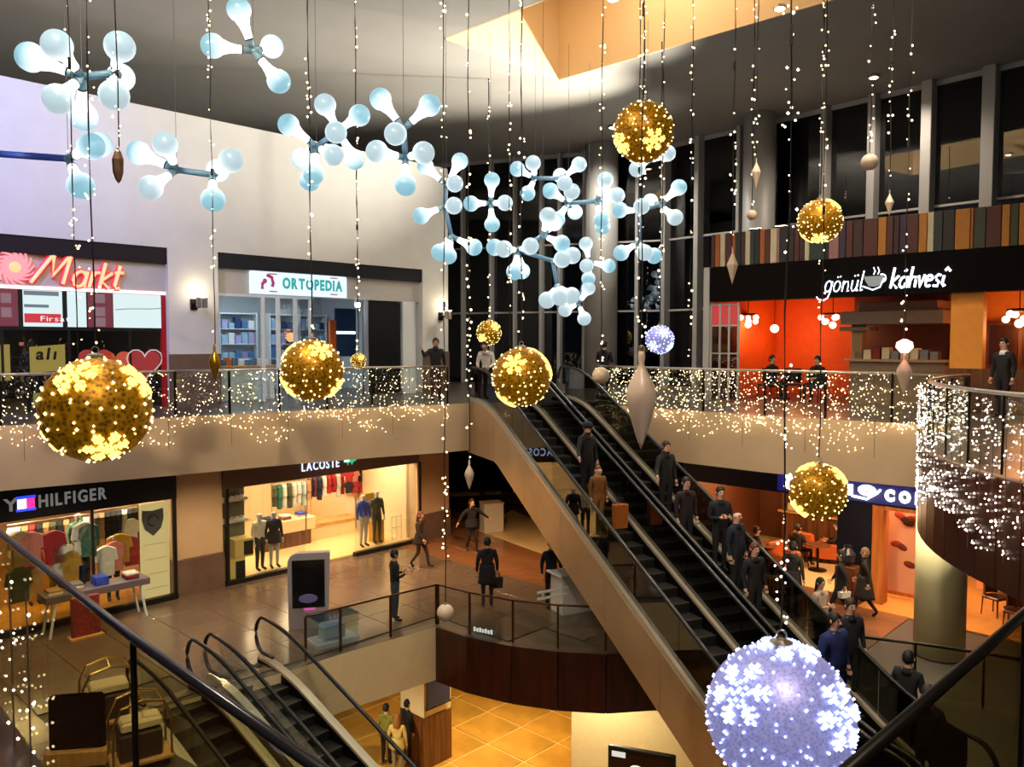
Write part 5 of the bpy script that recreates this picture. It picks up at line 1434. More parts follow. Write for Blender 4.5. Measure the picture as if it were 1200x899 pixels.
# ================================================================== MIDDLE FLOOR CENTRE
p = on(362, 735, ZF)
t = thing('kiosk', 'tall grey information kiosk with rounded shoulder and dark screen', 'kiosk', (p.x, p.y, ZF), .18)
m = MB(); P = [(-.47, 0), (.47, 0), (.52, 2.05)] + [(-.30 + .17 * math.cos(a), 1.88 + .17 * math.sin(a)) for a in [PI / 2 + q * PI / 10 for q in range(6)]]
P = [(-.45, 0), (.45, 0), (.5, 1.72), (.5, 1.78)] + [(-.22 + .24 * math.cos(a), 1.54 + .24 * math.sin(a)) for a in [PI / 2 + q * PI / 10 for q in range(6)]]
n = len(P); m.add([(a, -.11, b) for a, b in P] + [(a, .11, b) for a, b in P], [tuple(range(n)), tuple(range(2 * n - 1, n - 1, -1))] + [(i, n + i, n + (i + 1) % n, (i + 1) % n) for i in range(n)])
m.build('body', pm('kiosk_grey', '#a8a0a4', .4), t); B(-.36, .38, -.125, -.1, .5, 1.62).build('screen', pm('kiosk_screen', '#120e14', .12), t)
MB().ball((0, -.13, .72), .22, 12, 6, (1, .05, .5)).build('screen_picture', em('screen_lilac', '#5a4a70', .35), t)
B(-.1, .16, -.13, -.12, .44, .5).build('pink_marking', em('kiosk_pink', '#c04a90', .8), t)
p = on(390, 752, ZF)  # solid glass case built in place of a sign's reflection
t = thing('reflection_case', 'low blue grey glass case in place of a sign reflection, beside the kiosk', 'display', (p.x, p.y, ZF), .7)
BB(-.5, .5, -.3, .3, 0, .12, .02).build('base', pm('blue_grey_base', '#b8bcc0', .4), t)
for x in (-.49, .49): B(x - .006, x + .006, -.29, .29, .12, .62).build('glass_pane', M_glass, t)
for y in (-.29, .29): B(-.49, .49, y - .006, y + .006, .12, .62).build('glass_pane', M_glass, t)
B(-.5, .5, -.3, .3, .62, .64).build('glass_top', glass('blue_glass', '#c4d2e4', .08), t)
BB(-.3, .25, -.15, .15, .13, .45, .04).build('exhibit', pm('pale_blue_exhibit', '#c4ccd8', .4), t)
# beige mat, white pedestal, black plant, promotion desk
m = MB(); pts = [on(*q, ZF) for q in ((548, 640), (606, 622), (640, 640), (652, 660))]
pm_ = [(q.x, q.y) for q in (on(560, 622, ZF), on(638, 650, ZF), on(668, 628, ZF), on(600, 598, ZF))]
struct('floor', MB().prism(pm_, ZF - .01, ZF + .012), M_lightfloor)
p = on(576, 622, ZF)
t = thing('pedestal', 'white square pedestal by the dark glass behind the escalator', 'pedestal', (p.x, p.y, ZF), .35)
BB(-.36, .36, -.3, .3, 0, 1.0, .02).build('body', M_white, t); B(-.38, .38, -.32, .32, 1.0, 1.03).build('top', M_cream, t)
p = on(563, 606, ZF)
t = thing('potted_plant', 'tall black potted plant behind the white pedestal', 'plant', (p.x, p.y, ZF))
MB().lathe([(.2, 0), (.28, .5), (.3, .52), (.24, .5)], 14).build('pot', M_black, t)
m = MB(); random.seed(5)
for i in range(70):
    a = random.uniform(0, 2 * PI); h = random.uniform(.7, 2.3); L = random.uniform(.3, .55); d = Vector((math.cos(a), math.sin(a), random.uniform(-.2, .5)))
    b = Vector((0, 0, h)); e = b + d * L; s = d.cross(Vector((0, 0, 1))).normalized() * .06
    m.add([b, b.lerp(e, .5) + s, e, b.lerp(e, .5) - s], [(0, 1, 2, 3)])
o = m.build('foliage', pm('dark_leaf', '#101810', .6), t); o['kind'] = 'stuff'
MB().cyl((0, 0, .45), (0, 0, 2.3), .03, .01).build('trunk', M_woodd, t)
p = on(672, 714, ZF)
t = thing('promotion_desk', 'white promotion desk half hidden behind the escalator side', 'desk', (p.x, p.y, ZF), .5)
BB(-.5, .4, -.3, .3, 0, .95, .03).build('body', M_white, t); BB(-.6, .45, -.35, .35, .95, 1.0, .02).build('top', fr_m, t)
p = on(650, 700, -4.0)
t = thing('leaflet_holder', 'white leaflet rack leaning out over the promotion desk', 'rack', (p.x, p.y, -4.0), .5)
for z in (0, .14): BB(-.45, .35, -.02, .02, z, z + .05, .008).build('bar', fr_m, t)
for x in (-.3, .2): B(x - .02, x + .02, -.015, .015, .0, .19).build('upright', fr_m, t)
# low dark bench along the far glazing
p = on(545, 590, ZF)
t = thing('window_bench', 'low pale ledge under the dark glazing behind the left pier', 'bench', (p.x, p.y, ZF), .25)
BB(-.6, 1.5, -.25, .25, .35, .45, .02).build('seat', M_cream, t)
for x in (-.4, 1.3): BB(x - .05, x + .05, -.2, .2, 0, .35, .01).build('leg', M_woodd, t)
q = on(566, 742, ZF)  # row of small white emissive blocks on the slab edge
t = thing('edge_marks', 'row of small unreadable white marks on the edge above the wood cladding', 'sign', (q.x, q.y, ZF + .01), -.5)
for k in range(7): BB(-.25 + k * .075, -.2 + k * .075, -.01, .01, 0, .1 - .02 * (k % 2), .004).build('mark', em('mark_white', '#e0e0d4', .7), t)
# lower level: blue notice on the column, standing directory screen
o = BB(-.35, .35, -.02, .0, -8.35, -7.05).mesh('notice', pm('blue_notice', '#22306a', .5))
t = thing('notice_board', 'deep blue notice panel on the lower column', 'sign', (-2.42 + .53 * math.sin(.82), 22.2 - .53 * math.cos(.82), -7.75), .82)
BB(-.42, .42, -.03, .0, -.55, .6, .01).build('panel', pm('blue_notice', '#22306a', .5), t); BB(-.46, .46, -.035, -.0, -.6, -.55, .005).build('frame_edge', M_dkmetal, t)
p = at(752, 884, 17.5)
t = thing('directory_screen', 'black framed standing screen in front of the cream lower wall', 'screen', (p.x, p.y, -10), -.35)
H = p.z + 10 + .1
BB(-.75, .75, -.06, .06, H - 1.3, H, .02).build('frame', M_black, t); B(-.66, .66, -.07, -.06, H - 1.2, H - .12).build('screen', pm('screen_brown', '#3a2018', .15), t)
B(-.66, -.35, -.075, -.06, H - .22, H - .1).build('white_label', em('screen_label', '#d8d4c8', .8), t); MB().ball((-.1, -.07, H - .45), .16, 12, 6, (1, .1, .7)).build('screen_picture', em('screen_glow', '#e8e4d8', .9), t)
BB(-.1, .1, -.05, .05, 0, H - 1.3, .01).build('stand', M_dkmetal, t); BB(-.4, .4, -.3, .3, 0, .05, .01).build('foot', M_dkmetal, t)
# left foreground behind the near glass: black board on a wooden base and brass trolleys in place of reflections
p = on(92, 893, ZF)
t = thing('advertising_board', 'black rounded advertising board on a wooden base behind the near glass', 'board', (p.x, p.y, ZF), .15)
BB(-.42, .42, -.06, .06, .22, 1.1, .05).build('board', pm('matt_black', '#060606', .9, spec=.1), t); BB(-.46, .46, -.16, .16, 0, .24, .02).build('base', M_woodl, t)
brs = pm('brass_tube', '#c8a860', .25, metal=.9)
def trolley(label, px, py):  # made-up carts whose brass arches stand for cafe reflections
    p = on(px, py, ZF); t = thing('reflection_trolley', label, 'cart', (p.x, p.y, ZF), .6, 'trolleys in place of reflections')
    BB(-.45, .45, -.28, .28, .12, .18, .02).build('deck', M_woodl, t)
    for s in (-.24, .24): MB().tube([(-.42, s, .15), (-.42, s, .8), (-.3, s, 1.05), (0, s, 1.12), (.3, s, 1.05), (.42, s, .8), (.42, s, .15)], .022, 7).build('arch_tube', brs, t)
    MB().cyl((0, -.24, 1.12), (0, .24, 1.12), .02).build('top_bar', brs, t)
    BB(-.32, .3, -.2, .2, .18, .6, .03).build('case', pm('trolley_case', '#3a3028', .6), t); BB(-.3, .3, -.2, .2, .66, .78, .03).build('cushion', M_cream, t)
    for x in (-.34, .34):
        for y in (-.22, .22): MB().cyl((x, y - .02, .06), (x, y + .02, .06), .06, n=12).build('wheel', M_rubber, t)
trolley('brass tube trolley in place of reflections, right behind the black advertising board', 128, 850)
trolley('brass tube trolley in place of reflections, nearest to the lower escalator mouth', 165, 896)
# bags and stands in front of the black fascia shop
t = frame_thing('poster_stand', 'red patterned poster stand before the black fascia shop', 'stand', WL, ax(WL, 92, -1.3), -1.3, ZF)
BB(-.3, .3, -.06, .06, 0, .95, .02).build('board', pm('red_pattern', '#8a3030', .6, noise=.5, scale=14), t); BB(-.35, .35, -.16, .16, 0, .05, .01).build('foot', M_woodl, t)

# ================================================================== CEILING LAMPS
for i, (x, y, z, wt, c, cone, ax_, ay, az) in enumerate(LAMPS):
    
    nm = ['glaring downlight in the ceiling right of the skylight', 'downlight in the ceiling below the skylight corner', 'added white spotlight aimed at the pale left wall, over the void', 'added white spotlight aimed at the end of the pale left wall', 'blue spotlight aimed at the left part of the pale wall', 'added warm spotlight aimed at the escalator foot', 'added warm spotlight aimed at the lower escalators', 'added amber spotlight above the round balcony', 'added white downlight close to the thin facade fins', 'added warm downlight close to the wide facade columns', 'added warm spotlight over the near gallery'][i]
    t = thing('downlight', nm, 'lamp', (x, y, z), 0, 'hall downlights')
    MB().lathe([(.13, .08), (.15, .06), (.15, .0), (.12, -.0)], 18).build('housing', M_steel, t)
    MB().lathe([(.115, .0), (.09, -.02), (.02, -.025)], 18).build('lens', em('downlight_lens_%d' % i, '#%02x%02x%02x' % tuple(int(255 * q) for q in c), 25), t)
    l = bpy.data.lights.new('downlight_beam', 'SPOT'); l.energy = wt; l.color = c; l.spot_size = math.radians(cone); l.spot_blend = .7; l.shadow_soft_size = .12
    lo = bpy.data.objects.new('downlight_beam', l); COL.objects.link(lo); lo.parent = t; lo.location = (0, 0, -.06)
    lo.rotation_euler = (Vector((ax_, ay, az)) - Vector((x, y, z))).to_track_quat('-Z', 'Y').to_euler()
# small downlights under the upper gallery and in the lower hall; last one added to brighten the column
for i, (x, y, z, e, c) in enumerate(((-6.8, 19.6, -1.32, 70, (1, .72, .42)), (-3.6, 22.6, -1.32, 110, (1, .62, .3)), (-.6, 23.4, -1.32, 110, (1, .58, .26)), (8.0, 19.0, -1.32, 60, (1, .7, .4)), (10.2, 17.2, -1.32, 60, (1, .62, .32)), (-.4, 23.0, -6.32, 190, (1, .74, .34)), (2.2, 18.6, -6.34, 110, (1, .8, .46)), (-4.6, 19.5, -6.32, 130, (1, .8, .5)), (-9.6, 17.4, -1.32, 60, (1, .76, .5)), (8.5, 16.62, -1.32, 55, (1, .86, .6)))):
    nm = ['under the left gallery before the crest shop', 'under the left gallery before the pale shop', 'under the gallery behind the escalator head', 'under the right gallery before the cafe', 'under the right gallery by the yellow column', 'over the golden tiles of the lower hall', 'by the cream pier of the lower hall', 'over the lower hall behind the small escalators', 'under the left gallery at the far left', 'added just before the yellow column'][i]
    t = thing('downlight', 'small warm downlight ' + nm, 'lamp', (x, y, z), 0, 'gallery downlights')
    MB().lathe([(.08, .02), (.09, .0), (.07, -.01)], 14).build('housing', M_steel, t); MB().lathe([(.065, .0), (.05, -.012), (.01, -.014)], 14).build('lens', em('small_downlight_lens', '#ffd09a', 20), t)
    l = bpy.data.lights.new('downlight_beam', 'SPOT'); l.energy = e * 4.0; l.color = c; l.spot_size = math.radians(150); l.spot_blend = .6; l.shadow_soft_size = .08
    lo = bpy.data.objects.new('downlight_beam', l); COL.objects.link(lo); lo.parent = t; lo.location = (0, 0, -.04)

for i, (x, y, aim, wt) in enumerate(ADDED_FLOODS):
    q = fr(WR, x, y, 4.72)
    t = thing('floodlight', 'added ceiling floodlight on the coffee house roof, %s one' % ('left', 'middle', 'right')[i], 'lamp', q, WR[1], 'added roof floodlights')
    BB(-.2, .2, -.1, .1, .1, .34, .02).build('housing', M_black, t); BB(-.16, .16, -.07, .07, .34, .35, .005).build('lens', E_warm, t)
    MB().cyl((0, 0, 0), (0, 0, .12), .03).build('bracket', M_dkmetal, t)
    l = bpy.data.lights.new('added_flood_beam', 'SPOT'); l.energy = wt; l.color = (1, .93, .8); l.spot_size = math.radians(58); l.spot_blend = 1.0; l.shadow_soft_size = .2
    lo = bpy.data.objects.new('added_flood_beam', l); COL.objects.link(lo); lo.parent = t; lo.location = (0, 0, .42)
    lo.rotation_euler = (Matrix.Rotation(-WR[1], 3, 'Z') @ (Vector(aim) - q)).to_track_quat('-Z', 'Y').to_euler()
# ================================================================== PEOPLE
SKIN = pm('skin', '#b88468', .6); SKIN2 = pm('skin_pale', '#d8a88c', .6); M_eye = pm('eye_dark', '#1a1210', .3); M_lip = pm('lip', '#8a4a44', .5)
MANQ = pm('mannequin_white', '#d8d4cc', .5)
def cloth(h):
    return pm('wear_' + h.strip('#'), h, .85, noise=.12, scale=14)
SHOE = pm('shoe_black', '#0d0c0c', .4)
def V(*a): return Vector(a)
def pose(kind, amp=1.0):
    J = dict(pel=V(0, 0, .95), sp=V(0, .005, 1.10), ch=V(0, .01, 1.30), nk=V(0, .015, 1.46), hd0=V(0, -.005, 1.555), hd1=V(0, -.015, 1.64), hd2=V(0, .0, 1.70))
    for s, n in ((1, 'L'), (-1, 'R')):
        J['sh' + n] = V(.17 * s, .01, 1.40); J['el' + n] = V(.225 * s, .03, 1.13); J['wr' + n] = V(.235 * s, -.04, .89); J['ha' + n] = V(.235 * s, -.06, .82)
        J['hp' + n] = V(.09 * s, 0, .90); J['kn' + n] = V(.10 * s, -.01, .49); J['an' + n] = V(.10 * s, .02, .08); J['to' + n] = V(.115 * s, -.15, .035)
    if kind == 'walk':
        J['knL'] = V(.09, -.17, .51); J['anL'] = V(.09, -.24, .09); J['toL'] = V(.10, -.40, .07)
        J['knR'] = V(-.09, .04, .49); J['anR'] = V(-.09, .30, .16); J['toR'] = V(-.10, .18, .035)
        J['elL'] = V(.22, .14, 1.16); J['wrL'] = V(.22, .12, .92); J['haL'] = V(.22, .10, .85)
        J['elR'] = V(-.22, -.07, 1.15); J['wrR'] = V(-.2, -.2, .95); J['haR'] = V(-.2, -.24, .89)
    if kind == 'raise':
        J['elR'] = V(-.32, -.06, 1.25); J['wrR'] = V(-.40, -.2, 1.46); J['haR'] = V(-.42, -.22, 1.54)
    if kind in ('hold', 'phone'):
        for s, n in ((1, 'L'), (-1, 'R')):
            J['el' + n] = V(.22 * s, .0, 1.13); J['wr' + n] = V(.10 * s, -.24, 1.15); J['ha' + n] = V(.07 * s, -.30, 1.19)
    if kind == 'out':
        J['elL'] = V(.36, -.05, 1.22); J['wrL'] = V(.52, -.14, 1.08); J['haL'] = V(.57, -.18, 1.04); J['elR'] = V(-.36, 0, 1.2); J['wrR'] = V(-.5, -.1, 1.02); J['haR'] = V(-.55, -.14, .98)
        J['knL'] = V(.11, -.12, .5); J['anL'] = V(.12, -.12, .08); J['toL'] = V(.13, -.28, .035); J['anR'] = V(-.11, .18, .1); J['toR'] = V(-.12, .03, .035)
    if kind == 'rail':
        J['elR'] = V(-.3, -.08, 1.16); J['wrR'] = V(-.42, -.26, 1.05); J['haR'] = V(-.46, -.33, 1.03)
    if kind == 'sit':
        d = V(0, 0, -.45)
        for k in list(J):
            if k[:2] not in ('kn', 'an', 'to'): J[k] = J[k] + d
        for s, n in ((1, 'L'), (-1, 'R')):
            J['kn' + n] = V(.12 * s, -.42, .50); J['an' + n] = V(.12 * s, -.40, .08); J['to' + n] = V(.13 * s, -.56, .035)
            J['el' + n] = V(.24 * s, -.06, .72); J['wr' + n] = V(.14 * s, -.30, .68); J['ha' + n] = V(.11 * s, -.36, .67)
    if kind == 'bend':
        for k in ('ch', 'nk', 'hd0', 'hd1', 'hd2', 'shL', 'shR'): J[k] = J[k] + V(0, -.06 - .16 * (J[k].z - 1.2) * 2, -.03)
        J['hd1'] += V(0, -.05, -.02); J['hd2'] += V(0, -.09, -.03)
        for s, n in ((1, 'L'), (-1, 'R')): J['el' + n] = V(.23 * s, -.12, 1.08); J['wr' + n] = V(.16 * s, -.32, 1.0); J['ha' + n] = V(.14 * s, -.39, .99)
    return J
RAD = dict(pel=.125, sp=.118, ch=.135, nk=.055, hd0=.068, hd1=.098, hd2=.072, sh=.068, el=.046, wr=.032, ha=.036, hp=.09, kn=.062, an=.043, to=.04)
BONES = [('pel', 'sp'), ('sp', 'ch'), ('ch', 'nk'), ('nk', 'hd0'), ('hd0', 'hd1'), ('hd1', 'hd2')]
for n in 'LR': BONES += [('ch', 'sh' + n), ('sh' + n, 'el' + n), ('el' + n, 'wr' + n), ('wr' + n, 'ha' + n), ('pel', 'hp' + n), ('hp' + n, 'kn' + n), ('kn' + n, 'an' + n), ('an' + n, 'to' + n)]
def body_mesh(J, bulk=1.0, female=False, mats=None, bare=False):
    names = list(J); idx = {n: i for i, n in enumerate(names)}
    vs = [tuple(J[n]) for n in names]; es = [(idx[a], idx[b]) for a, b in BONES]
    rad = []
    for n in names:
        k = n[:-1] if n[-1] in 'LR' and n[:-1] in RAD else n
        r = RAD[k]
        if k in ('pel', 'sp', 'ch', 'sh', 'el', 'hp'): r *= bulk
        if female and k == 'sp': r *= .85
        rad.append(r)
    roots = [idx['pel']]
    # five separate fingers on each hand
    for n in 'LR':
        h = J['ha' + n]; d = (J['ha' + n] - J['wr' + n]).normalized()
        s = 1 if n == 'L' else -1
        side = d.cross(V(s, 0, 0)); side = side.normalized() if side.length > .2 else V(0, 1, 0)
        palm = d.cross(side).normalized()
        for q, ln in enumerate((.062, .075, .08, .072)):
            b = h + side * (.036 * (q - 1.5) / 1.5 - .0) + d * .012
            m1 = b + d * ln * .55 + palm * .004; e = b + d * ln * .95 + palm * .02
            i0 = len(vs); vs += [tuple(b), tuple(m1), tuple(e)]; es += [(i0, i0 + 1), (i0 + 1, i0 + 2)]; rad += [.0105, .0095, .0075]; roots.append(i0)
        b = h - d * .02 - side * .025; m1 = b - side * .035 + d * .02; e = m1 + d * .03 - side * .006
        i0 = len(vs); vs += [tuple(b), tuple(m1), tuple(e)]; es += [(i0, i0 + 1), (i0 + 1, i0 + 2)]; rad += [.013, .011, .008]; roots.append(i0)
    me = bpy.data.meshes.new('skeleton'); me.from_pydata(vs, es, [])
    o = bpy.data.objects.new('skeleton', me); COL.objects.link(o)
    md = o.modifiers.new('skin', 'SKIN'); md.use_smooth_shade = True
    if not me.skin_vertices:
        bm = bmesh.new(); bm.from_mesh(me); bm.verts.layers.skin.verify(); bm.to_mesh(me); bm.free()
    sv = me.skin_vertices[0].data
    for i, r in enumerate(rad): sv[i].radius = (r, r); sv[i].use_root = i in roots
    sb = o.modifiers.new('sub', 'SUBSURF'); sb.levels = 1; sb.render_levels = 1
    dg = bpy.context.evaluated_depsgraph_get()
    out = bpy.data.meshes.new_from_object(o.evaluated_get(dg))
    bpy.data.objects.remove(o); bpy.data.meshes.remove(me)
    out.materials.clear()
    for m in mats: out.materials.append(m)
    # flatten the torso front to back, colour by the nearest bone
    segs = [(J[a], J[b], a, b) for a, b in BONES]
    cy = J['ch'].y
    tors = {'pel', 'sp', 'ch', 'nk'}
    for v in out.vertices:
        if abs(v.co.x) < .17 and J['pel'].z - .08 < v.co.z < J['nk'].z - .04 and abs(v.co.y - cy) < .3:
            t = (v.co.z - J['pel'].z) / max(.01, (J['ch'].z - J['pel'].z)); c = J['pel'].y + (J['ch'].y - J['pel'].y) * min(1.2, max(0, t))
            v.co.y = c + (v.co.y - c) * .86
    R2 = lambda n: RAD[n[:-1] if n[-1] in 'LR' and n[:-1] in RAD else n]
    mi = []
    for p in out.polygons:
        c = p.center; best = 9; bn = None; tt = 0
        for a, b, na, nb in segs:
            d = b - a; t = max(0, min(1, (c - a).dot(d) / d.length_squared)); q = (c - (a + d * t)).length / (R2(na) * (1 - t) + R2(nb) * t)
            if q < best: best = q; bn = (na, nb); tt = t
        a, b = bn
        if b.startswith('hd') or (a == 'hd0') or (b == 'hd0' and tt > .3) : k = 0
        elif b.startswith('ha') or (b.startswith('wr') and tt > .94) or a.startswith('ha'): k = 0
        elif b.startswith('to') or (b.startswith('an') and tt > .9): k = 3
        elif b.startswith('kn') or b.startswith('an') or (a == 'pel' and b.startswith('hp')): k = 2
        elif a == 'pel' and tt < .15: k = 2
        elif b == 'nk' and tt > .85: k = 0
        else: k = 1
        mi.append(k)
    out.polygons.foreach_set('material_index', mi)
    out.polygons.foreach_set('use_smooth', [True] * len(mi))
    return out
def person(label, loc, rz, coat='#16161a', legs='#1a1a22', hair='#120d0a', kind='stand', h=1.72, skirt=None, hairlen=0, skin=None, shirt=None, bulk=1.12, group=None, name='person', cat='person', face=True, shoes=None, scarf=None, hat=None):
    t = thing(name, label, cat, loc, rz, group)
    k = h / 1.75
    J = {a: b * k for a, b in pose(kind).items()}
    for a in J:
        if a[:2] in ('sh', 'el', 'wr', 'ha'): J[a] = Vector((J[a].x * (1 + (bulk - 1) * .7), J[a].y, J[a].z))
    sk = skin or SKIN2
    me = body_mesh(J, bulk, hairlen > 0, [sk, cloth(coat), cloth(legs), shoes or SHOE])
    b = link('body', me, t)
    hd = J['hd1'] * .6 + J['hd0'] * .4; fwd = V(0, -1, 0)
    hc = (J['hd0'] + J['hd1'] + J['hd2']) / 3 + V(0, 0, .005)
    # face: eyes at half the head height, nose, mouth, ears
    if face:
        fy = hc.y - .088 * k
        for s in (-1, 1):
            MB().ball((0, 0, 0), .0135 * k, 8, 6).build('eye', M_eye, b, True, loc=(s * .034 * k, fy + .012 * k, hc.z + .016 * k))
            MB().ball((0, 0, 0), .03 * k, 8, 6, (.35, .6, 1)).build('ear', sk, b, True, loc=(s * .094 * k, hc.y + .01, hc.z + .0 * k))
        MB().add([(-.016 * k, 0, -.02 * k), (.016 * k, 0, -.02 * k), (0, -.03 * k, -.018 * k), (0, -.006 * k, .03 * k)], [(0, 2, 1), (0, 3, 2), (2, 3, 1), (0, 1, 3)]).build('nose', sk, b, loc=(0, fy + .002, hc.z - .008 * k))
        MB().ball((0, 0, 0), .024 * k, 10, 6, (1, .4, .28)).build('mouth', M_lip, b, True, loc=(0, fy + .014 * k, hc.z - .05 * k))
    if hair:
        m = MB(); n, q = 18, 10; r = .099 * k
        vs = []
        for j in range(q + 1):
            th = (PI * .67) * j / q
            for i in range(n):
                a = 2 * PI * i / n
                front = max(0, -math.sin(a))
                th2 = th * (1 - .50 * front) * (1 + .03 * math.sin(a * 7))
                vs.append((r * .96 * math.sin(th2) * math.cos(a), r * 1.08 * math.sin(th2) * math.sin(a) + .012 * k, r * 1.36 * math.cos(th2)))
        fs = []
        for j in range(q):
            for i in range(n):
                u_ = (i + 1) % n; fs.append((j * n + i, (j + 1) * n + i, (j + 1) * n + u_, j * n + u_))
        m.add(vs, fs)
        if hairlen:
            L = hairlen * k; vs = []
            for j in range(7):
                f = j / 6.0
                for i in range(9):
                    a = PI * (.02 + .96 * i / 8)
                    vs.append(((.096 + .02 * math.sin(f * 2.6)) * k * math.cos(a), (.02 + .1 * math.sin(a) + .03 * f) * k, .02 * k - L * f))
            fs = [(j * 9 + i, (j + 1) * 9 + i, (j + 1) * 9 + i + 1, j * 9 + i + 1) for j in range(6) for i in range(8)]
            m.add(vs, fs)
        o = m.build('hair', pm('hair_' + hair.strip('#'), hair, .6, noise=.2, scale=30), b, True, loc=hc + V(0, .0, .012 * k))
        sd = o.modifiers.new('thick', 'SOLIDIFY'); sd.thickness = .008
    if hat:
        MB().lathe([(.118 * k, -.02), (.122 * k, .03), (.1 * k, .09), (.04 * k, .125), (.005, .13)], 16).build('hat', cloth(hat), b, True, loc=hc + V(0, .005, .03 * k))
    # hem of the coat
    if skirt is not None and kind != 'sit':
        top = J['sp'].z; bot = skirt * k; m = MB(); n = 20; vs = []; S = 6
        yo = J['sp'].y
        fl = .05 if kind != 'walk' else .1
        for j in range(S + 1):
            f = j / S
            for i in range(n):
                a = 2 * PI * i / n
                rx_ = (.165 + .04 * f) * bulk * k; ry_ = (.128 + fl * f) * bulk * k
                w_ = 1 + .03 * math.sin(a * 5 + 1) * f
                vs.append((rx_ * w_ * math.cos(a), yo + ry_ * w_ * math.sin(a), top + (bot - top) * f))
        fs = [(j * n + i, (j + 1) * n + i, (j + 1) * n + (i + 1) % n, j * n + (i + 1) % n) for j in range(S) for i in range(n)]
        m.add(vs, fs); o = m.build('coat_skirt', cloth(coat), b, True)
        sd = o.modifiers.new('thick', 'SOLIDIFY'); sd.thickness = .012
    # collar
    m = MB(); n = 16; nk = J['nk']; vs = []
    for j, (r, z) in enumerate(((.112, -.06), (.092, -.01), (.078, .04))):
        for i in range(n): a = 2 * PI * i / n; vs.append((r * k * math.cos(a), r * k * .92 * math.sin(a) + .0, z * k))
    fs = [(j * n + i, j * n + (i + 1) % n, (j + 1) * n + (i + 1) % n, (j + 1) * n + i) for j in range(2) for i in range(n)]
    m.add(vs, fs); o = m.build('scarf' if scarf else 'collar', cloth(scarf or coat), b, True, loc=nk)
    sd = o.modifiers.new('thick', 'SOLIDIFY'); sd.thickness = .014 if not scarf else .03
    if shirt:
        MB().ball((0, 0, 0), .06 * k, 10, 8, (.9, .35, 2.2)).build('shirt_front', cloth(shirt), b, True, loc=J['ch'] + V(0, -.118 * bulk * k, -.01))
    return t, J
def bag(label, loc, rz, wd, h, mat, group='carried bags'):
    t = thing('shopping_bag', label, 'bag', loc, rz, group)
    MB().add([(-wd / 2, -.06, 0), (wd / 2, -.06, 0), (wd / 2, .06, 0), (-wd / 2, .06, 0), (-wd / 2 * 1.06, -.075, h), (wd / 2 * 1.06, -.075, h), (wd / 2 * 1.06, .075, h), (-wd / 2 * 1.06, .075, h)], [(0, 3, 2, 1), (0, 1, 5, 4), (1, 2, 6, 5), (2, 3, 7, 6), (3, 0, 4, 7), (4, 5, 6, 7)]).build('body', mat, t)
    for y in (-.05, .05): MB().tube([(-wd * .25, y, h), (-wd * .15, y * .6, h + .14), (wd * .15, y * .6, h + .14), (wd * .25, y, h)], .008, 5).build('handle', M_black, t)
def P(px, py, z): q = on(px, py, z); return (q.x, q.y, z)
def hand(t, J, n='R'):
    q = Matrix.Rotation(t.rotation_euler[2], 3, 'Z') @ J['ha' + n]; return Vector(t.location) + q
# middle floor
person('man in a black jacket and jeans standing by the bronze railing', P(463, 728, ZF), 2.0, '#141417', '#3a4250', '#0f0c0a', 'hold', 1.72)
t, J = person('man in a long black coat seen from behind, middle of the brown floor', P(571, 712, ZF), PI + .15, '#131216', '#1c222a', '#100c0a', 'stand', 1.78, skirt=.62)
q = hand(t, J, 'R'); bag('dark bag hanging from the hand of the man in the long black coat', (q.x, q.y, q.z - .36), .3, .26, .28, cloth('#241a16'))
person('woman in a short dark coat walking past the pale shop window', P(493, 666, ZF), 1.2, '#2a2018', '#4a3428', '#5a2c1c', 'walk', 1.68, skirt=.78, hairlen=.22)
person('woman in dark clothes with arms spread near the white pedestal', P(553, 646, ZF), .5, '#17141a', '#1a171c', '#3a2010', 'out', 1.68, skirt=.82, hairlen=.2)
person('man in dark blue standing behind the promotion desk', P(646, 712, ZF), .2, '#14161f', '#12141c', '#0e0b0a', 'stand', 1.72)
# upper gallery
person('man in a dark jacket raising his arm on the upper gallery', P(511, 470, 0), .3, '#1a1a22', '#5a3038', '#3a2a20', 'raise', 1.78)
person('man in a white shirt standing on the gallery before the distant gold ball', P(571, 471, 0), -.3, '#d8ccc4', '#17161a', '#120e0c', 'bend', 1.72)
person('dark dressed person at the railing left of the small blue ball', P(708, 468, 0), 2.6, '#0f0e12', '#111114', '#0c0a09', 'phone', 1.7, bulk=1.1)
person('person in black in front of the red hearts window at far left', P(76, 478, 0), 2.7, '#131014', '#15141a', '#100c0a', 'stand', 1.75, skirt=.8)
person('person in black near the yellow posters at the left edge', P(40, 484, 0), 3.4, '#0f0d10', '#131218', '#0e0b0a', 'stand', 1.7)
q = fr(WR, ax(WR, 1176, -.9), -.9, 0)
person('waiter in black with a white collar at the far right of the coffee house', q, -1.2, '#0e0d10', '#0e0d12', '#0c0908', 'stand', 1.74, scarf='#d8d8d8')
for i, px in enumerate((905, 958)):
    q = fr(WR, ax(WR, px, 1.25), 1.25, 0)
    person(('seated guest in black at the left of the coffee house', 'seated guest in dark clothes left of the coffee counter')[i], q, (.6, -1.0)[i], ('#0d0b0e', '#171218')[i], '#14121a', '#0c0908', 'sit', 1.72)
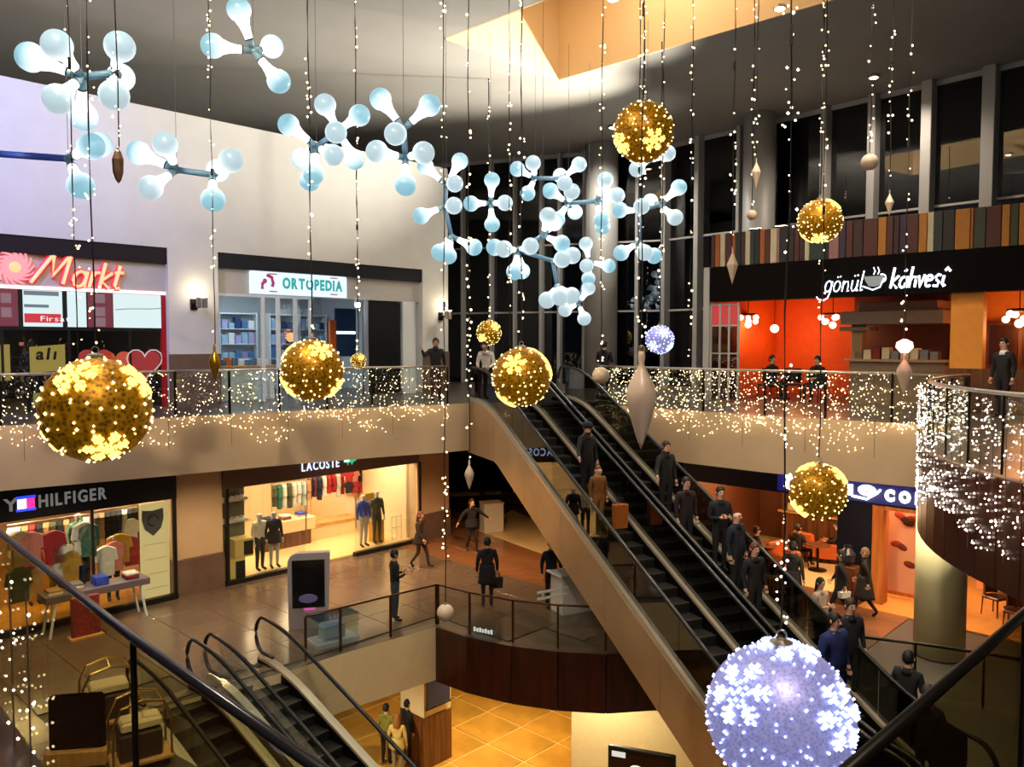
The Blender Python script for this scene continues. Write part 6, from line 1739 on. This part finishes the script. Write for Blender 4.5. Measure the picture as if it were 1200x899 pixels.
# on the large escalators: position by distance down the slope and offset across it
def E3(tt, wd):
    p = ESC_O + EE * tt + EP * wd; return (p.x, p.y, -SL * math.floor(tt / .4) * .4 - .1)
rzU = math.atan2(EE.y, EE.x) + PI / 2           # facing down the slope
t, J = person('man in a black coat and cap riding the left large escalator', E3(4.05, .85), rzU + .2, '#0f1014', '#111118', '#0d0a09', 'rail', 1.78, hat='#15131a', bulk=1.1)
person('child in an orange brown jacket riding before the man in the cap', E3(4.95, .62), rzU, '#7a4a20', '#8a5a24', '#6a3a1a', 'stand', 1.3, hairlen=.14)
q = E3(5.3, .95); bag('orange shopping bag on the step below the man in the cap', (q[0], q[1], q[2] + .22), rzU, .3, .5, cloth('#a85a1c'))
person('man with short hair in a black jacket high on the right large escalator', E3(4.9, 2.35), rzU + .1, '#131114', '#12131a', '#2a1a10', 'rail', 1.74)
person('dark haired rider in a wine red coat in the middle of the right escalator', E3(6.0, 2.1), rzU, '#24121a', '#15141a', '#14100c', 'stand', 1.66, hairlen=.2)
person('rider in a navy jacket on the right escalator', E3(6.6, 2.5), rzU - .2, '#10131f', '#12121a', '#1a120c', 'phone', 1.72)
person('bald man in a dark blue jacket on the right escalator', E3(7.3, 2.35), rzU + .3, '#141a2a', '#15161c', None, 'stand', 1.76)
person('rider with red brown hair in black low on the right escalator', E3(8.0, 2.2), rzU, '#121014', '#14131a', '#5a2c18', 'stand', 1.64, hairlen=.24)
person('tall man in a blue jacket at the foot of the right escalator', E3(10.0, 2.15), rzU + .2, '#15235c', '#121a40', '#14100e', 'stand', 1.86, bulk=1.5)
person('man in dark grey just behind the tall man in blue', E3(9.75, 2.75), rzU - .2, '#17171f', '#15151c', '#2a1a14', 'stand', 1.76)
# landing and walkway on the right
person('dark haired person in black reading a leaflet at the escalator foot', (6.35, 12.7, ZF), 2.3, '#121216', '#15151c', '#0e0b0a', 'phone', 1.72)
person('person in black nearest the camera beside the dark glass railing', (6.0, 11.4, ZF), 2.2, '#0f0f14', '#111116', '#24140e', 'hold', 1.72)
person('woman with long black hair in a pale beige coat below the cafe', P(960, 768, ZF), .6, '#b8a090', '#2a2024', '#0a0808', 'phone', 1.66, skirt=.8, hairlen=.34)
person('tall figure in a dark grey coat by the cafe seats', P(928, 722, ZF), 2.4, '#2a2622', '#17171c', '#1a120c', 'stand', 1.82, skirt=.75, bulk=1.1)
t, J = person('woman in black walking by the navy wall panel', P(984, 726, ZF), -2.0, '#131116', '#15141a', '#0e0b0a', 'walk', 1.68, hairlen=.16)
q = hand(t, J, 'L'); bag('small white bag carried by the walking woman in black', (q.x, q.y, q.z - .2), .4, .26, .14, M_white)
person('woman in a long dark brown coat walking beside the woman in black', P(1012, 724, ZF), -2.1, '#1f1714', '#17141a', '#7a5a44', 'walk', 1.7, skirt=.5)
person('customer in dark clothes seated at the table close to the escalator', (lambda q: (q[0], q[1], ZF + .02))(P(886, 668, ZF)), 1.6, '#1a1210', '#15131a', '#2a1810', 'sit', 1.68)
for i, (px, py, r_, c) in enumerate(((935, 664, 2.0, '#1d1820'), (868, 664, 1.0, '#191317'), (980, 660, -2.0, '#2a1c18'))):
    q = P(px, py, ZF)
    cafe_chair('dark cafe chair among the orange armchairs, %s' % ('middle one', 'one nearest the escalator', 'one by the navy wall')[i], (q[0], q[1], ZF + .02), r_, M_woodd, blk, 'cafe chairs')
    person('cafe guest sitting %s' % ('with their back to the gold ball', 'beside the escalator rail', 'next to the navy wall panel')[i], (q[0], q[1], ZF + .02), r_, c, '#14121a', '#16100c', 'sit', 1.68, hairlen=(0, .2, .18)[i])
# lower hall
person('person in a yellow green jacket on the lower floor', P(453, 896, -10), 2.8, '#7a7a30', '#16161a', '#120d0a', 'stand', 1.7)
person('fair haired person in a pale yellow jacket on the lower floor', P(466, 908, -10), 3.0, '#c8b46a', '#a89a80', '#8a5a2c', 'stand', 1.66, hairlen=.26, skirt=.8)
person('person in black beside the lower column', P(478, 893, -10), 2.2, '#121114', '#121116', '#0e0b0a', 'stand', 1.76)
# mannequins
def mannequin(label, W, x, y, z, coat, legs, rz=0, scarf=None, h=1.72, hairless=True, skirt=None, kind='stand'):
    person(label, fr(W, x, y, z), W[1] + rz, coat, legs, None, kind, h, skirt=skirt, skin=MANQ, scarf=scarf, name='mannequin', cat='mannequin', face=True, group='shop mannequins', shoes=cloth('#2a2422'))
mannequin('mannequin in a white padded jacket, left pair of the pale shop', WL, ax(WL, 301, .55), .55, ZF + .06, '#c8c4bc', '#22242a', .2)
mannequin('mannequin in a dark dress with blue scarf, left pair of the pale shop', WL, ax(WL, 318, .5), .5, ZF + .06, '#1c1a22', '#b0acb0', -.1, scarf='#2c3a90', skirt=.78)
mannequin('mannequin in a bright blue jacket at the right of the pale shop', WL, ax(WL, 424, .6), .6, ZF + .06, '#2344b8', '#a8a098', .1, h=1.76)
mannequin('mannequin in a grey green coat beside the bright blue jacket', WL, ax(WL, 440, .7), .7, ZF + .06, '#4c5046', '#3a3a34', -.1, h=1.78)
mannequin('mannequin in a red top in the left of the black fascia shop', WL, ax(WL, 32, 1.2), 1.2, ZF + .25, '#a01c28', '#d0ccc4', .1, h=1.6)
mannequin('mannequin in a pale green shirt near the black post', WL, ax(WL, 86, 1.6), 1.6, ZF + .6, '#6aa088', '#c0bcb0', .1)
mannequin('mannequin in black trousers and a tan coat behind the crest wall table', WL, ax(WL, 126, .8), .8, ZF + .06, '#b08a5a', '#0e0d10', -.2, scarf='#c8a050')
